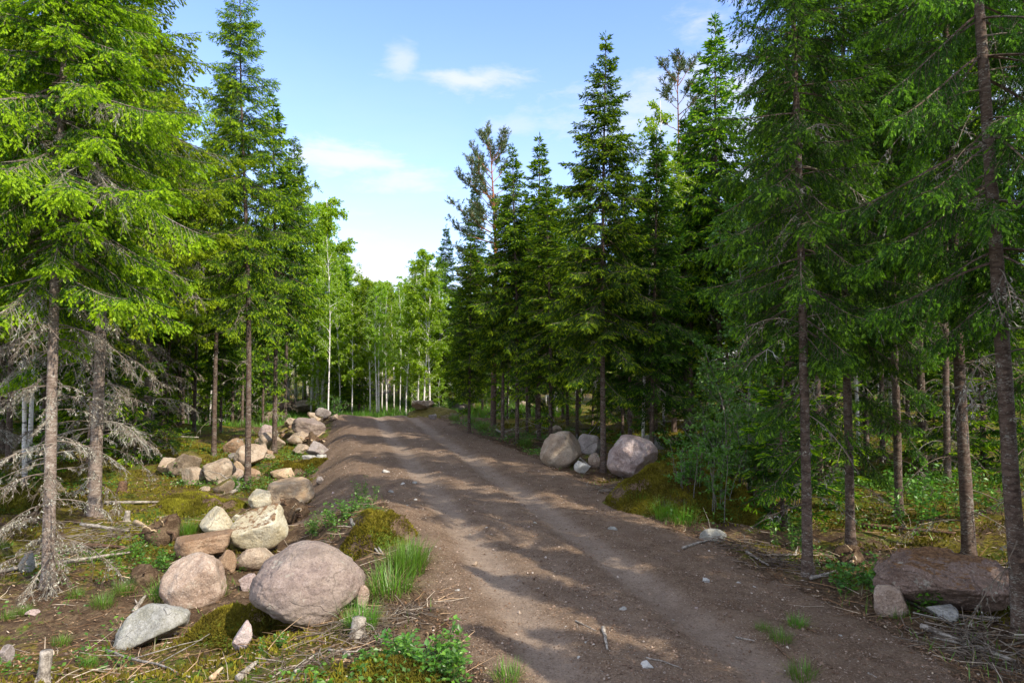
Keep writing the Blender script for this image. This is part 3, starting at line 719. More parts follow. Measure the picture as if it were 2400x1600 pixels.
def broadleaf_meshes(seed, H, zb, L, r0, nbr, ntw, nlf, leaf, mat='birch', bark='bark_birch', weep=.5, rise=.9, sway=.25, age=(.2, 1.0)):
    rng = np.random.default_rng(seed); sw = sway_fn(rng, H, sway)
    tr = trunk_mesh('trunk', rng, H, r0, sw, M[bark], flare=.25, k=9, seed=seed, power=1.0)
    g = Geo()
    for i in range(nbr):
        f = (i + rng.uniform(0, 1)) / nbr; z = zb + (H - zb) * f ** .9 * .97
        t = 1 - f; az_ = rng.uniform(0, 6.283)
        Lb = L * (0.28 + .95 * t ** .6) * (1 - .35 * max(0, t - .75) / .25) * rng.uniform(.6, 1.15)
        K = 8; q = np.linspace(0, 1, K)
        h = np.array([math.cos(az_), math.sin(az_), 0]); e = rise * rng.uniform(.7, 1.2)
        P = h * (Lb * q * math.cos(e))[:, None] + np.array([0, 0, 1]) * (z + Lb * (math.sin(e) * q - .35 * weep * q ** 2))[:, None]
        P[:, :2] += sw(z); P += rng.normal(0, .03, (K, 3)) * q[:, None] * Lb
        rad = (.003 + .008 * Lb) * (1 - .85 * q) + .001
        sticks(g, P[:-1], P[1:], rad[:-1], rad[1:], k=3, m=1)
        m = max(2, int(ntw * rng.uniform(.7, 1.3)))
        qs = rng.uniform(.22, 1, m); ii = np.minimum((qs * (K - 1)).astype(int), K - 2); ff = (qs * (K - 1) - ii)[:, None]
        B = P[ii] * (1 - ff) + P[ii + 1] * ff
        D = nrm(nrm(P[ii + 1] - P[ii]) * .6 + rng.normal(0, .55, (m, 3)) + [0, 0, .15])
        l = rng.uniform(.25, .7, m) * min(1.0, Lb)
        E1 = B + D * (l * .5)[:, None]; E2 = E1 + nrm(D * .7 + [0, 0, -weep] + rng.normal(0, .1, (m, 3))) * (l * .6)[:, None]
        sticks(g, B, E1, .0035, .0025, m=1); sticks(g, E1, E2, .0025, .0012, m=1)
        n = m * nlf; j = np.repeat(np.arange(m), nlf); f2 = rng.uniform(0, 1, (n, 1))
        Pl = np.where(f2 < .4, B[j] + (E1 - B)[j] * (f2 / .4), E1[j] + (E2 - E1)[j] * ((f2 - .4) / .6)) + rng.normal(0, .035, (n, 3))
        Dl = nrm(D[j] * .4 + rng.normal(0, .6, (n, 3)) + [0, 0, -.45]); Nn = nrm(rng.normal(0, .7, (n, 3)) + [0, 0, .6])
        Ls = leaf * rng.uniform(.7, 1.25, n)
        leaf_quads(g, Pl, Dl, Nn, Ls, Ls * rng.uniform(.6, .85, n), rng.uniform(*age, n))
    return {'trunk': tr, 'crown': g.mesh('crown', [M[mat], M[bark]], False), 'deadwood': None, 'H': H}
def pine_meshes(seed, H, zb, L, r0, nbr, ntuft, sway=.2, needles=12, nl=.15, stubs=14):
    rng = np.random.default_rng(seed); sw = sway_fn(rng, H, sway)
    tr = trunk_mesh('trunk', rng, H, r0, sw, M['bark_pine'], flare=.2, k=10, seed=seed, power=.8)
    g = Geo(); TP, TD = [], []
    for i in range(nbr):
        f = (i + rng.uniform(0, 1)) / nbr; z = zb + (H - zb) * f * .985; t = 1 - f; az_ = rng.uniform(0, 6.283)
        Lb = L * (.22 + .9 * t ** .55) * rng.uniform(.6, 1.2)
        K = 8; q = np.linspace(0, 1, K); h = np.array([math.cos(az_), math.sin(az_), 0]); e = R(62 - 52 * t ** .7) + rng.normal(0, .12)
        P = h * (Lb * q * math.cos(e))[:, None] + np.array([0, 0, 1]) * (z + Lb * (math.sin(e) * q - .12 * t * q + .22 * q ** 3))[:, None]
        P[:, :2] += sw(z); P += rng.normal(0, .025, (K, 3)) * q[:, None] * Lb
        rad = (.006 + .012 * Lb) * (1 - .85 * q) + .002
        sticks(g, P[:-1], P[1:], rad[:-1], rad[1:], k=4, m=1)
        m = max(3, int(ntuft * (.4 + Lb / L)))
        qs = rng.uniform(.35, 1, m) ** .7; ii = np.minimum((qs * (K - 1)).astype(int), K - 2); ff = (qs * (K - 1) - ii)[:, None]
        B = P[ii] * (1 - ff) + P[ii + 1] * ff
        D = nrm(nrm(P[ii + 1] - P[ii]) * .8 + rng.normal(0, .6, (m, 3)) * [1, 1, .6] + [0, 0, .45])
        E = B + D * (rng.uniform(.08, .42, m) * min(1, Lb))[:, None]
        sticks(g, B, E, .005, .003, m=1)
        TP.append(E); TD.append(D)
    TP = np.concatenate(TP); TD = np.concatenate(TD); n = len(TP); j = np.repeat(np.arange(n), needles)
    off = rng.uniform(-.14, .05, (len(j), 1))
    D = nrm(TD[j] * .8 + rng.normal(0, .5, (len(j), 3)))
    blades(g, TP[j] + TD[j] * off, D, nl * rng.uniform(.7, 1.2, len(j)), nl * .17, a=np.clip(rng.uniform(.1, .8, len(j)) + np.repeat(rng.normal(0, .15, n), needles), 0, 1), cross=True, rng=rng)
    cr = g.mesh('crown', [M['pine'], M['bark_pine']], False)
    dw = deadwood_mesh('deadwood', rng, 1.2, zb, stubs, .9, lambda z: r0 * .7, sw, lichen=.2, fine=.5, droop=.1)
    return {'trunk': tr, 'crown': cr, 'deadwood': dw, 'H': H}
def plant_tree(kind, mod, p, label, group=None, H=None, rz=None, lean=(0, 0), cat='tree', wide=1.0, rad=None):
    k = (H / mod['H']) if H else 1.0
    rz = np.random.default_rng(int(abs(p[0] * 977 + p[1] * 131))).uniform(0, 6.28) if rz is None else rz
    t = thing(kind, label, cat, tuple(p), 0, group, lean, (k * wide, k * wide, k))
    for part in ('trunk', 'crown', 'deadwood'):
        for me in (mod[part] if isinstance(mod.get(part), list) else [mod[part]] if mod.get(part) is not None else []):
            c = obj('dead_branch' if isinstance(mod[part], list) else part, me, t); c.rotation_euler[2] = rz
            if part == 'trunk' and rad: c.scale = (rad / wide, rad / wide, 1)
    return t
# ------------------------------------------------------------------ boulders
_ICO = {}
def ico(sub):
    if sub not in _ICO:
        b = bmesh.new(); bmesh.ops.create_icosphere(b, subdivisions=sub, radius=1.0)
        b.verts.ensure_lookup_table()
        _ICO[sub] = (np.array([v.co[:] for v in b.verts]), np.array([[v.index for v in f.verts] for f in b.faces])); b.free()
    return _ICO[sub]
def rock_shape(seed, size, facets=6, rough=.06, sub=5, planes=(), cmin=.40, cmax=.70, sharp=40):
    """a convex stone: a sphere cut by planes (softly), then weathered; size = full extents"""
    rng = np.random.default_rng(seed); d, T = ico(sub)
    N = nrm(rng.normal(0, 1, (facets, 3))); c = rng.uniform(cmin, max(cmax, cmin + .08), facets)
    if len(planes):
        pl = np.array(planes, float); N = np.concatenate([N, nrm(pl[:, :3])]); c = np.concatenate([c, pl[:, 3]])
    cut = c[None] / np.maximum(d @ N.T, .05)
    r = (np.sum(cut ** -sharp, 1) + 1.0) ** (-1.0 / sharp)
    o = rng.uniform(0, 50, 3)
    nz_ = lambda k, oc, s_: fbm(d[:, 0] * k + o[0], d[:, 1] * k + o[1], d[:, 2] * k + o[2], seed=seed + s_, oct=oc)
    r = r * (1 + rough * nz_(1.6, 3, 1) + rough * .38 * nz_(6, 3, 2))
    rid = np.abs(nz_(3.0, 2, 5)); r = r * (1 - rough * .5 * np.exp(-(rid / .06) ** 2))
    r = r * (1 + rough * .16 * nz_(15, 2, 9))
    V = d * r[:, None]
    lo, hi = V.min(0), V.max(0)
    V = ((V - (lo + hi) / 2) / (hi - lo)) * np.asarray(size)
    return V, T
def rock(px, label, mat, seed, name='boulder', group='', facets=6, rough=.06, sub=5, planes=(), lift=0.0, sink=.10, deep=.85, cat=None, turn=0.0, roll=0.0, cmin=.40, cmax=.70, sharp=40):
    x0, y0, x1, y1 = px
    d = ray((x0 + x1) / 2, (y0 + y1) / 2)
    t = np.linspace(2.5, 75, 6000)
    Pc = np.array([0, 0, CAMZ]) + t[:, None] * d
    Wd = (x1 - x0) / FPX * t; app = (y1 - y0) / FPX * t
    dist = t; sa = np.clip(-d[2] / np.linalg.norm(d), 0, .6); ca = math.sqrt(1 - sa * sa)
    Dy = Wd * deep
    Hz = np.sqrt(np.maximum(app ** 2 - (Dy * sa) ** 2, (.55 * app) ** 2)) / ca
    gap = Pc[:, 2] - (height(Pc[:, 0], Pc[:, 1]) + Hz * (.5 - sink) + lift)
    i = int(np.argmax(gap < 0))
    p = Pc[i]; size = (float(Wd[i]), float(Dy[i]), float(Hz[i]))
    V, T = rock_shape(seed, size, facets, rough, sub, planes, cmin, cmax, sharp)
    yaw = -math.atan2(d[0], d[1])
    g = Geo(); 
    if roll:
        c, s_ = math.cos(roll), math.sin(roll); V = np.column_stack([V[:, 0] * c - V[:, 2] * s_, V[:, 1], V[:, 0] * s_ + V[:, 2] * c])
        V = V / (V.max(0) - V.min(0)) * np.asarray(size)
    V = V + [0, 0, size[2] / 2]
    g.add(V, None, T)
    o = obj(name, g.mesh(name, RM[mat]))
    o.location = (p[0], p[1], p[2] - size[2] / 2); o.rotation_euler[2] = yaw
    return tag(o, label, cat or ('boulder' if name == 'boulder' else 'stone'), group or None)
GB = 'boulders dumped along the verge'
# planes: (nx, ny, nz, c) in the stone's own frame; -y faces the camera
rock((591, 1270, 855, 1476), 'largest boulder, smooth rounded mauve granite beside the grass tuft at the road edge', 'mauve', 101, group=GB, facets=3, rough=.055, sub=6, cmin=.84, cmax=.95,
     planes=[(-.75, -.1, .75, .80), (.62, 0, .8, .86), (-.6, -.3, -.75, .72), (.75, -.2, -.6, .84), (-.1, -.75, .65, .84), (.2, -.95, .12, .86), (-.95, -.1, -.1, .92)], sharp=12, sink=.05)
rock((382, 1295, 527, 1412), 'pink granite boulder with sunlit whitish top, nearest left neighbour of the largest boulder', 'pink', 102, group=GB, rough=.06, planes=[(-.5, -.45, .8, .66), (.15, -.9, -.1, .72), (.9, -.2, .2, .82), (0, 0, -1, .6)], facets=3, cmin=.8)
rock((271, 1416, 433, 1518), 'flat pale grey boulder lying tilted on bare soil in front of the pile', 'grey', 103, group=GB, rough=.055, planes=[(-.25, -.6, .8, .55), (0, -.5, -.85, .6), (.9, .1, .5, .80), (-.8, -.1, .6, .8)], facets=3, cmin=.8, roll=.42, deep=.8, sharp=22)
rock((415, 1243, 540, 1308), 'brown soil-stained boulder wedged left of the cream boulder with litter on top', 'brown', 104, group=GB, planes=[(0, -.9, .1, .7), (0, 0, 1, .7), (0, -.4, -.9, .6)], facets=5, lift=.05)
rock((540, 1188, 673, 1291), 'cream boulder with rusty needle litter covering its slanted top', 'cream_soil', 105, group=GB, rough=.045, planes=[(-.28, -.42, .86, .42), (.95, -.30, .1, .66), (-.2, -.90, -.2, .62), (.5, -.75, -.4, .75)], facets=2, cmin=.85, lift=.10, roll=.18, sharp=26)
rock((471, 1187, 549, 1248), 'smaller cream boulder with pointed top behind the brown one', 'cream', 106, group=GB, planes=[(-.75, -.2, .55, .55), (.9, -.2, .35, .62), (.3, -.9, .2, .7)], facets=2, lift=.05, sharp=20)
rock((504, 1287, 554, 1349), 'small upright brown stone between the pink and the largest boulder', 'brown', 107, group=GB, planes=[(-.7, -.1, .6, .6), (.6, -.6, .3, .6)], facets=5)
rock((549, 1276, 645, 1335), 'tan rounded boulder tucked behind the largest boulder', 'tan', 108, group=GB, planes=[(.6, -.2, .75, .7)], facets=5, rough=.04)
rock((620, 1122, 734, 1197), 'orange tan block with flat lit face beside the dirt bank', 'orange', 109, group=GB, rough=.055, planes=[(-.45, -.8, .1, .62), (.45, -.85, .05, .62), (0, -.1, 1, .62), (-.9, 0, .3, .75)], facets=3, cmin=.8, roll=.15, sharp=22)
rock((583, 1145, 640, 1197), 'pale cream stone leaning on the left side of the orange tan block', 'cream', 110, group=GB, planes=[(-.6, -.3, .7, .75)], facets=3, cmin=.8)
rock((560, 1344, 600, 1388), 'small pink stone half hidden left of the largest boulder', 'rose', 111, group=GB, facets=5)
rock((370, 1072, 414, 1116), 'tan boulder at the far left end of the middle boulder row', 'tan', 112, group=GB, facets=7)
rock((394, 1056, 469, 1119), 'olive shaded boulder, tallest at the left end of the middle row', 'mossy', 113, group=GB, facets=6, planes=[(.6, -.2, .7, .75)])
rock((426, 1094, 482, 1143), 'greyish tan boulder in front of the olive shaded one', 'tan', 114, group=GB, facets=7)
rock((478, 1073, 551, 1140), 'broad tan boulder in the middle row just left of the tall trunk', 'tan', 115, group=GB, facets=6, planes=[(0, -1, .1, .7), (-.3, 0, .9, .72)])
rock((500, 1122, 549, 1160), 'low moss-grown stone at the foot of the middle row', 'mossy', 116, group=GB, facets=5, rough=.04)
rock((549, 1040, 626, 1094), 'tan boulder behind the tall slender spruce trunk', 'tan', 117, group=GB, facets=7, lift=.05)
rock((524, 1025, 572, 1068), 'dark brown slab-sided boulder at the back of the middle row', 'brown', 118, group=GB, facets=7)
rock((549, 1079, 573, 1112), 'small orange wedge stone beside the tall trunk', 'orange', 119, name='stone', group=GB, facets=6)
rock((607, 1012, 668, 1060), 'tan boulder with streaks of moss behind the thin trunk', 'tan', 120, group=GB, facets=7, planes=[(.6, -.3, .6, .65)])
rock((606, 994, 650, 1030), 'pinkish boulder topping the heap left of the thin trunk', 'rose', 121, group=GB, facets=7, lift=.35)
rock((684, 979, 762, 1027), 'long mauve boulder beside the top of the dirt bank', 'mauve', 122, group=GB, facets=3, rough=.055, roll=-.25, cmin=.8, planes=[(0, -.8, -.1, .7), (0, -.2, 1, .7)], lift=.25)
rock((674, 1010, 738, 1042), 'tan rounded boulder below the long mauve one', 'tan', 123, group=GB, facets=6, lift=.05)
rock((719, 1032, 772, 1076), 'mauve boulder with dirty shaded left flank at the foot of the bank', 'grey_mauve', 124, group=GB, facets=7)
rock((708, 1065, 742, 1085), 'flat white stone below the mauve boulders', 'white', 125, name='stone', group=GB, facets=7)
rock((742, 1064, 765, 1083), 'bluish white rounded stone at the foot of the bank', 'white', 126, name='stone', group=GB, facets=5)
rock((643, 936, 692, 966), 'dark soil-caked boulder on the farthest heap', 'soily', 127, group=GB, facets=6, lift=.25)
rock((686, 936, 742, 968), 'tan boulder crowning the farthest heap below the birches', 'tan', 128, group=GB, facets=6, lift=.25)
rock((738, 954, 776, 986), 'mauve boulder at the right end of the farthest heap', 'grey_mauve', 129, group=GB, facets=6)
rock((720, 965, 754, 990), 'tan boulder in front of the farthest heap', 'tan', 130, group=GB, facets=7)
rock((771, 970, 792, 986), 'small pale tan stone at the crest of the road', 'tan', 131, name='stone', group=GB, facets=7)
rock((612, 955, 660, 990), 'tan boulder in the shade behind the thin dark trunk', 'mossy', 132, group=GB, facets=6)
rock((670, 978, 690, 998), 'small tan stone left of the long mauve boulder', 'tan', 133, name='stone', group=GB, facets=6, lift=.2)
rock((741, 1116, 761, 1135), 'grey stone lying alone halfway down the dirt bank', 'grey_mauve', 134, name='stone', facets=6)
rock((634, 1096, 690, 1126), 'low tan slab lying on soil behind the orange tan block', 'orange', 135, group=GB, facets=7, sink=.3)
rock((572, 1096, 610, 1126), 'brown stone right of the tall trunk foot', 'brown', 136, group=GB, facets=7)
rock((598, 1040, 625, 1062), 'small brown stone between the two dark trunks', 'tan', 137, name='stone', group=GB, facets=7)
rock((686, 1040, 726, 1064), 'reddish tan stone left of the mauve boulder with dirty flank', 'tan', 138, name='stone', group=GB, facets=7)
rock((540, 1205, 566, 1226), 'small cream stone peeking between the two cream boulders', 'cream', 139, name='stone', group=GB, facets=6)
rock((0, 1512, 32, 1556), 'grey stone cut by the photo edge at the lower corner', 'grey_mauve', 140, name='stone', facets=6)
rock((60, 1427, 92, 1442), 'pink stone in low grass near the weathered spruce foot', 'rose', 141, name='stone', facets=6)
rock((545, 1455, 590, 1532), 'upright rose stone half buried in the mossy mound', 'rose', 142, name='stone', facets=6, rough=.09)
rock((836, 1370, 866, 1426), 'pinkish stone hidden against the right flank of the largest boulder', 'pink', 143, name='stone', facets=6)
rock((45, 1290, 84, 1345), 'pale rock outcrop with moss behind the weathered spruce trunk', 'grey', 144, facets=5, rough=.08)
GR = 'boulders along the far verge'
rock((1265, 1010, 1364, 1100), 'big tan boulder with flat front beside the road bend', 'tan', 201, group=GR, rough=.055, facets=3, cmin=.8, planes=[(-.8, -.2, .35, .70), (.75, -.3, .45, .68), (.1, -.95, .05, .72), (-.1, 0, 1, .80)], sharp=20)
rock((1352, 1016, 1414, 1070), 'purplish boulder between the tan boulder and the trunk', 'grey_mauve', 202, group=GR, facets=7)
rock((1292, 996, 1318, 1018), 'small round tan stone behind the big tan boulder', 'tan', 203, name='stone', group=GR, facets=3, lift=.1)
rock((1345, 1079, 1385, 1110), 'pale grey stone at the right foot of the big tan boulder', 'white', 204, name='stone', group=GR, facets=6)
rock((1378, 1061, 1412, 1098), 'reddish grey stone beside the spruce trunk foot', 'pink', 205, name='stone', group=GR, facets=5)
rock((1422, 1017, 1541, 1127), 'rounded whitish pink boulder leaning against the mossy outcrop', 'rose', 206, group=GR, facets=5, rough=.055, sub=6, cmin=.8, planes=[(-.7, -.2, .5, .78), (.6, -.4, -.6, .70), (-.5, -.4, -.8, .8)], roll=.2)
rock((965, 938, 1018, 962), 'flat-topped tan boulder at the crest of the road', 'tan', 208, group=GR, facets=6, lift=.3, planes=[(0, 0, 1, .5)])
rock((952, 952, 1072, 992), 'low heap-like moss-grown rock at the crest of the road', 'mossy', 209, sink=.55, group=GR, facets=7, rough=.09)
rock((1052, 942, 1104, 966), 'dark grey streaked boulder behind the crest near the spruce trunk', 'grey_mauve', 210, group=GR, facets=7)
rock((1004, 970, 1024, 984), 'small grey stone at the road edge below the crest', 'grey_mauve', 211, name='stone', facets=6)
rock((1446, 1168, 1463, 1183), 'small pale stone at the grassy verge below the outcrop', 'tan', 212, name='stone', facets=6)
rock((1640, 1238, 1702, 1275), 'low grey stone at the road edge with brushwood around it', 'grey', 213, name='stone', facets=7, sink=.25)
rock((2062, 1290, 2350, 1432), 'large dark soil-covered boulder beside the thick trunk', 'soily', 301, group=GR, rough=.10, sub=6, facets=3, cmin=.8, planes=[(-.75, -.2, .5, .70), (-.15, -.25, .95, .62), (.45, -.6, .6, .60), (.1, -.75, -.65, .50), (-.5, -.8, .1, .62), (.9, -.1, .1, .85)], deep=.75, sharp=26, sink=.04)
rock((2052, 1372, 2126, 1449), 'squarish reddish stone in front of the soil-covered boulder', 'pink', 302, name='stone', group=GR, rough=.055, facets=2, cmin=.85, planes=[(0, -1, .1, .72), (-1, 0, 0, .75), (.9, 0, .3, .75), (0, 0, 1, .8)])
rock((2175, 1415, 2241, 1458), 'light grey stone lying before the soil-covered boulder', 'grey', 303, name='stone', group=GR, facets=6, rough=.03)
for i, (px, lb) in enumerate([((1214, 939, 1250, 958), 'tan boulder deep among dark trunks behind the pine'), ((1280, 925, 1314, 942), 'grey boulder in deep shade far behind the small round stone'),
    ((1325, 990, 1390, 1012), 'dark mossy boulder in shade behind the purplish one'), ((1560, 1020, 1600, 1045), 'mossy boulder in shade behind the outcrop'), ((2080, 985, 2135, 1012), 'mossy hummock boulder in the sunlit clearing')]):
    rock(px, lb, ('tan', 'grey_mauve', 'mossy', 'mossy', 'mossy')[i], 320 + i, group='boulders deep in the forest', facets=6, rough=.08, sink=.3)
rf_ = np.random.default_rng(31)
for i in range(58):
    f = rf_.uniform(); xc = 500 + 270 * f + rf_.normal(0, 16); yc = 1125 - 165 * f + rf_.normal(0, 14); w_ = rf_.uniform(14, 34) * (1.25 - .5 * f); h_ = w_ * rf_.uniform(.55, .85)
    if abs(xc - 580) < 14 or abs(xc - 643) < 9: continue
    rock((xc - w_ / 2, yc - h_ / 2, xc + w_ / 2, yc + h_ / 2), 'smaller rubble stone filling the gaps of the long boulder pile', ('tan', 'pink', 'tan', 'grey_mauve', 'orange', 'brown', 'mossy')[rf_.integers(0, 7)], 350 + i, name='stone', sub=4, sink=.15, group='rubble between the big boulders')
rock((1508, 1016, 1560, 1052), 'grey lichened stone topping the mossy outcrop', 'grey', 207, name='stone', facets=6, lift=.3, rough=.09)
rock((1560, 1075, 1610, 1112), 'lichened stone breaking through the moss of the outcrop', 'grey_mauve', 208, name='stone', facets=6, sink=.4, rough=.1)
# loose stones on the road
ST = [((1499, 1548, 1532, 1570), 'largest white stone lying on the road', 'white'), ((1447, 1420, 1471, 1436), 'pale bluish stone on the wheel track', 'white'), ((1423, 1233, 1447, 1247), 'bluish grey flat stone on the road above the track', 'grey'),
      ((1646, 1353, 1664, 1368), 'white stone in the dusty road shoulder', 'white'), ((1723, 1362, 1739, 1372), 'elongated white stone right of the other white one', 'white'), ((1094, 1314, 1120, 1331), 'tan stone embedded in the road edge past the grass tuft', 'tan'),
      ((1066, 1380, 1079, 1387), 'small white stone at the left road side', 'white'), ((1762, 1373, 1774, 1380), 'tiny white stone near the shoulder, third in the row', 'white'),
      ((896, 1099, 914, 1111), 'white stone on the dirt bank', 'white'), ((910, 1148, 924, 1158), 'grey round stone at the top of the dirt bank', 'grey'), ((938, 1130, 950, 1138), 'light stone on the bank above the round grey one', 'white'), ((966, 1127, 978, 1136), 'light stone near the wheel track', 'grey')]
for i, (px, lb, mt) in enumerate(ST):
    rock(px, lb, mt, 400 + i, name='stone', facets=6, rough=.09, sub=4, sink=.32, group='loose stones on the road')
rs = np.random.default_rng(77)
SM = [(1320, 1508), (1327, 1500), (1326, 1468), (1373, 1505), (1392, 1510), (1412, 1574), (1357, 1541), (1576, 1517), (1578, 1452), (1500, 1394), (1633, 1425), (1531, 1438), (1601, 1480), (1626, 1548), (1650, 1492), (1254, 1225), (1262, 1378), (1140, 1236), (1104, 1253),
      (1031, 1285), (974, 1171), (953, 1185), (990, 1102), (1350, 1180), (1550, 1215), (1590, 1290), (1690, 1395), (1760, 1455), (1970, 1490), (880, 1072), (1240, 1235), (1045, 1210), (787, 1180), (765, 1168), (800, 1200), (782, 1155)]
for i, (x_, y_) in enumerate(SM):
    w_ = rs.uniform(4, 8.5) * (1 + (y_ - 1100) / 900); h_ = w_ * rs.uniform(.55, .8)
    rock((x_ - w_ / 2, y_ - h_ / 2, x_ + w_ / 2, y_ + h_ / 2), 'small loose pale stone on the dirt road', ('white', 'grey', 'tan', 'rose')[rs.integers(0, 4)], 440 + i, name='stone', facets=6, rough=.09, sub=3, sink=.32, group='small loose stones strewn over the road')
# ------------------------------------------------------------------ grass, herbs, bushes, sticks, stumps
def grass_mesh(seed, n, Lg, spread, straw=.3, droop=.6, width=.0036):
    rng = np.random.default_rng(seed); g = Geo(); n = int(n * 1.8)
    az_ = rng.uniform(0, 6.283, n); rr = spread * np.sqrt(rng.uniform(0, 1, n))
    B = np.column_stack([rr * np.cos(az_), rr * np.sin(az_), np.full(n, -.02)])
    lean = rng.uniform(.05, .9, n) * (.4 + .6 * rr / spread); a2 = az_ + rng.normal(0, .6, n)
    dead = rng.uniform(0, 1, n) < straw
    lean = np.where(dead, lean + .7, lean)
    L_ = Lg * rng.uniform(.5, 1.1, n); K = 6; q = np.linspace(0, 1, K)
    ang = lean[:, None] * (.35 + droop * 1.6 * q[None] ** 1.2)
    seg = L_[:, None] / (K - 1)
    dx = np.cumsum(np.sin(ang) * seg, 1) - np.sin(ang[:, :1]) * seg; dz = np.cumsum(np.cos(ang) * seg, 1) - np.cos(ang[:, :1]) * seg
    Pm = B[:, None] + np.stack([dx * np.cos(a2)[:, None], dx * np.sin(a2)[:, None], dz], -1)
    S = np.column_stack([-np.sin(a2), np.cos(a2), np.zeros(n)])
    wd = width * rng.uniform(.6, 1.3, n)[:, None] * (1 - q[None] ** 1.5 * .95)
    V = np.stack([Pm - S[:, None] * wd[..., None], Pm + S[:, None] * wd[..., None]], 2)   # n,K,2,3
    i = np.arange(n)[:, None] * 2 * K + np.arange(K - 1)[None] * 2
    Q = np.stack([i, i + 1, i + 3, i + 2], -1).reshape(-1, 4)
    g.add(V.reshape(-1, 3), Q, a=np.repeat(np.where(dead, rng.uniform(0, .15, n), rng.uniform(.4, 1, n)), 2 * K))
    return g.mesh('blades', M['grass'])
def herb_meshes(seed, nst, Hh, spread, leaf, per=9, upright=.3, mat='leaf', woody=False, age=(.2, 1)):
    """leafy stems: returns stem and foliage meshes"""
    rng = np.random.default_rng(seed); gs, gl = Geo(), Geo(); each = []
    for i in range(nst):
        if woody or Hh > .2: gs = Geo(); each.append(gs)
        a_ = rng.uniform(0, 6.283); rr = spread * math.sqrt(rng.uniform()) * (.5 if woody else 1)
        b = np.array([rr * math.cos(a_), rr * math.sin(a_), -.03]); h = Hh * rng.uniform(.55, 1.1)
        ln = np.array([math.cos(a_), math.sin(a_), 0]) * upright * rng.uniform(.3, 1.3) + rng.normal(0, .1, 3) * [1, 1, 0]
        K = 7; q = np.linspace(0, 1, K)
        P = b + ln * (h * q ** 1.5)[:, None] + np.array([0, 0, 1]) * (h * (q - .15 * upright * q * q))[:, None] + rng.normal(0, .012, (K, 3)) * q[:, None]
        rad = (.0018 + .004 * h * (1.6 if woody else .5)) * (1 - .8 * q) + .0008
        sticks(gs, P[:-1], P[1:], rad[:-1], rad[1:], k=4, a=.3)
        B, D = P, None
        if woody:
            m = int(7 * h) + 3; qs = rng.uniform(.25, 1, m); ii = np.minimum((qs * (K - 1)).astype(int), K - 2); B0 = P[ii] + (P[ii + 1] - P[ii]) * rng.uniform(0, 1, (m, 1))
            D0 = nrm(rng.normal(0, 1, (m, 3)) * [1, 1, .4] + [0, 0, .55]); l = rng.uniform(.15, .42, m) * min(1, h * .6)
            E0 = B0 + D0 * l[:, None]; sticks(gs, B0, E0, .003, .0012, a=.3)
            n = m * per; j = np.repeat(np.arange(m), per); f = rng.uniform(.15, 1, (n, 1))
            Pl = B0[j] + (E0 - B0)[j] * f; Dl = nrm(D0[j] * .6 + rng.normal(0, .6, (n, 3)) + [0, 0, -.15])
        else:
            n = int(per * (3 if h > .3 else 2)); f = rng.uniform(.2, 1, n); ii = np.minimum((f * (K - 1)).astype(int), K - 2)
            Pl = P[ii] + (P[ii + 1] - P[ii]) * rng.uniform(0, 1, (n, 1)); Dl = nrm(rng.normal(0, 1, (n, 3)) * [1, 1, .3] + [0, 0, .1])
            sticks(gs, Pl, Pl + Dl * leaf * .6, .0012, .0008, a=.3); Pl = Pl + Dl * leaf * .55
        Nn = nrm(rng.normal(0, .45, (len(Pl), 3)) + [0, 0, 1]); Ls = leaf * rng.uniform(.65, 1.25, len(Pl))
        leaf_quads(gl, Pl, Dl, Nn, Ls, Ls * rng.uniform(.5, .72, len(Pl)), rng.uniform(*age, len(Pl)))
    return ([e_.mesh('stem', M['bark_aspen']) for e_ in each] if woody else [e_.mesh('stem', M['leaf']) for e_ in each] if each else gs.mesh('stem', M['leaf'])), gl.mesh('foliage', M[mat], False)
def stick_mesh(seed, L_, r_, kink=.12, fork=2, name='branch', mat='wood_grey', k=7):
    rng = np.random.default_rng(seed); g = Geo(); K = 9; q = np.linspace(-.5, .5, K)
    P = np.column_stack([q * L_, np.cumsum(rng.normal(0, kink, K)) * L_ / K, np.abs(np.cumsum(rng.normal(0, kink * .3, K))) * L_ / K * .5])
    P[:, 1] -= P[:, 1].mean()
    tube(g, P, r_ * (1 - .55 * (q + .5)) * (1 + rng.normal(0, .06, K)), k=k, lump=.10, seed=seed)
    for f in range(fork):
        i = int(rng.integers(2, K - 2)); d_ = nrm(np.array([.8, rng.choice([-1, 1]) * rng.uniform(.4, 1), rng.uniform(0, .5)])); l = L_ * rng.uniform(.12, .35)
        Pf = P[i] + d_ * (np.linspace(0, 1, 4) * l)[:, None] + rng.normal(0, .02 * l, (4, 3)) * np.linspace(0, 1, 4)[:, None]
        tube(g, Pf, r_ * np.array([.45, .36, .27, .12]), k=5, seed=seed + f)
    return g.mesh(name, M[mat])
def lay(px0, px1, r_px, label, seed, name='branch', mat='wood_grey', cat='branch', group='fallen branches on the ground', fork=2, kink=.10, up=0.0, k=7):
    """a stick lying between two points of the ground"""
    a_, b_ = ground_at(*px0), ground_at(*px1)
    if up: b_[2] += up
    d = b_ - a_; Ln = float(np.linalg.norm(d)); mid = (a_ + b_) / 2
    r_ = r_px / FPX * mid[1]
    mid[2] = max(mid[2], float(height(mid[0], mid[1])) + .0 if not up else mid[2]) + r_ * .6 + .015
    o = obj(name, stick_mesh(seed, Ln, r_, kink, fork, name, mat, k))
    o.location = mid; o.rotation_euler = (0, -math.asin(max(-1, min(1, d[2] / Ln))), math.atan2(d[1], d[0]))
    return tag(o, label, cat, group)
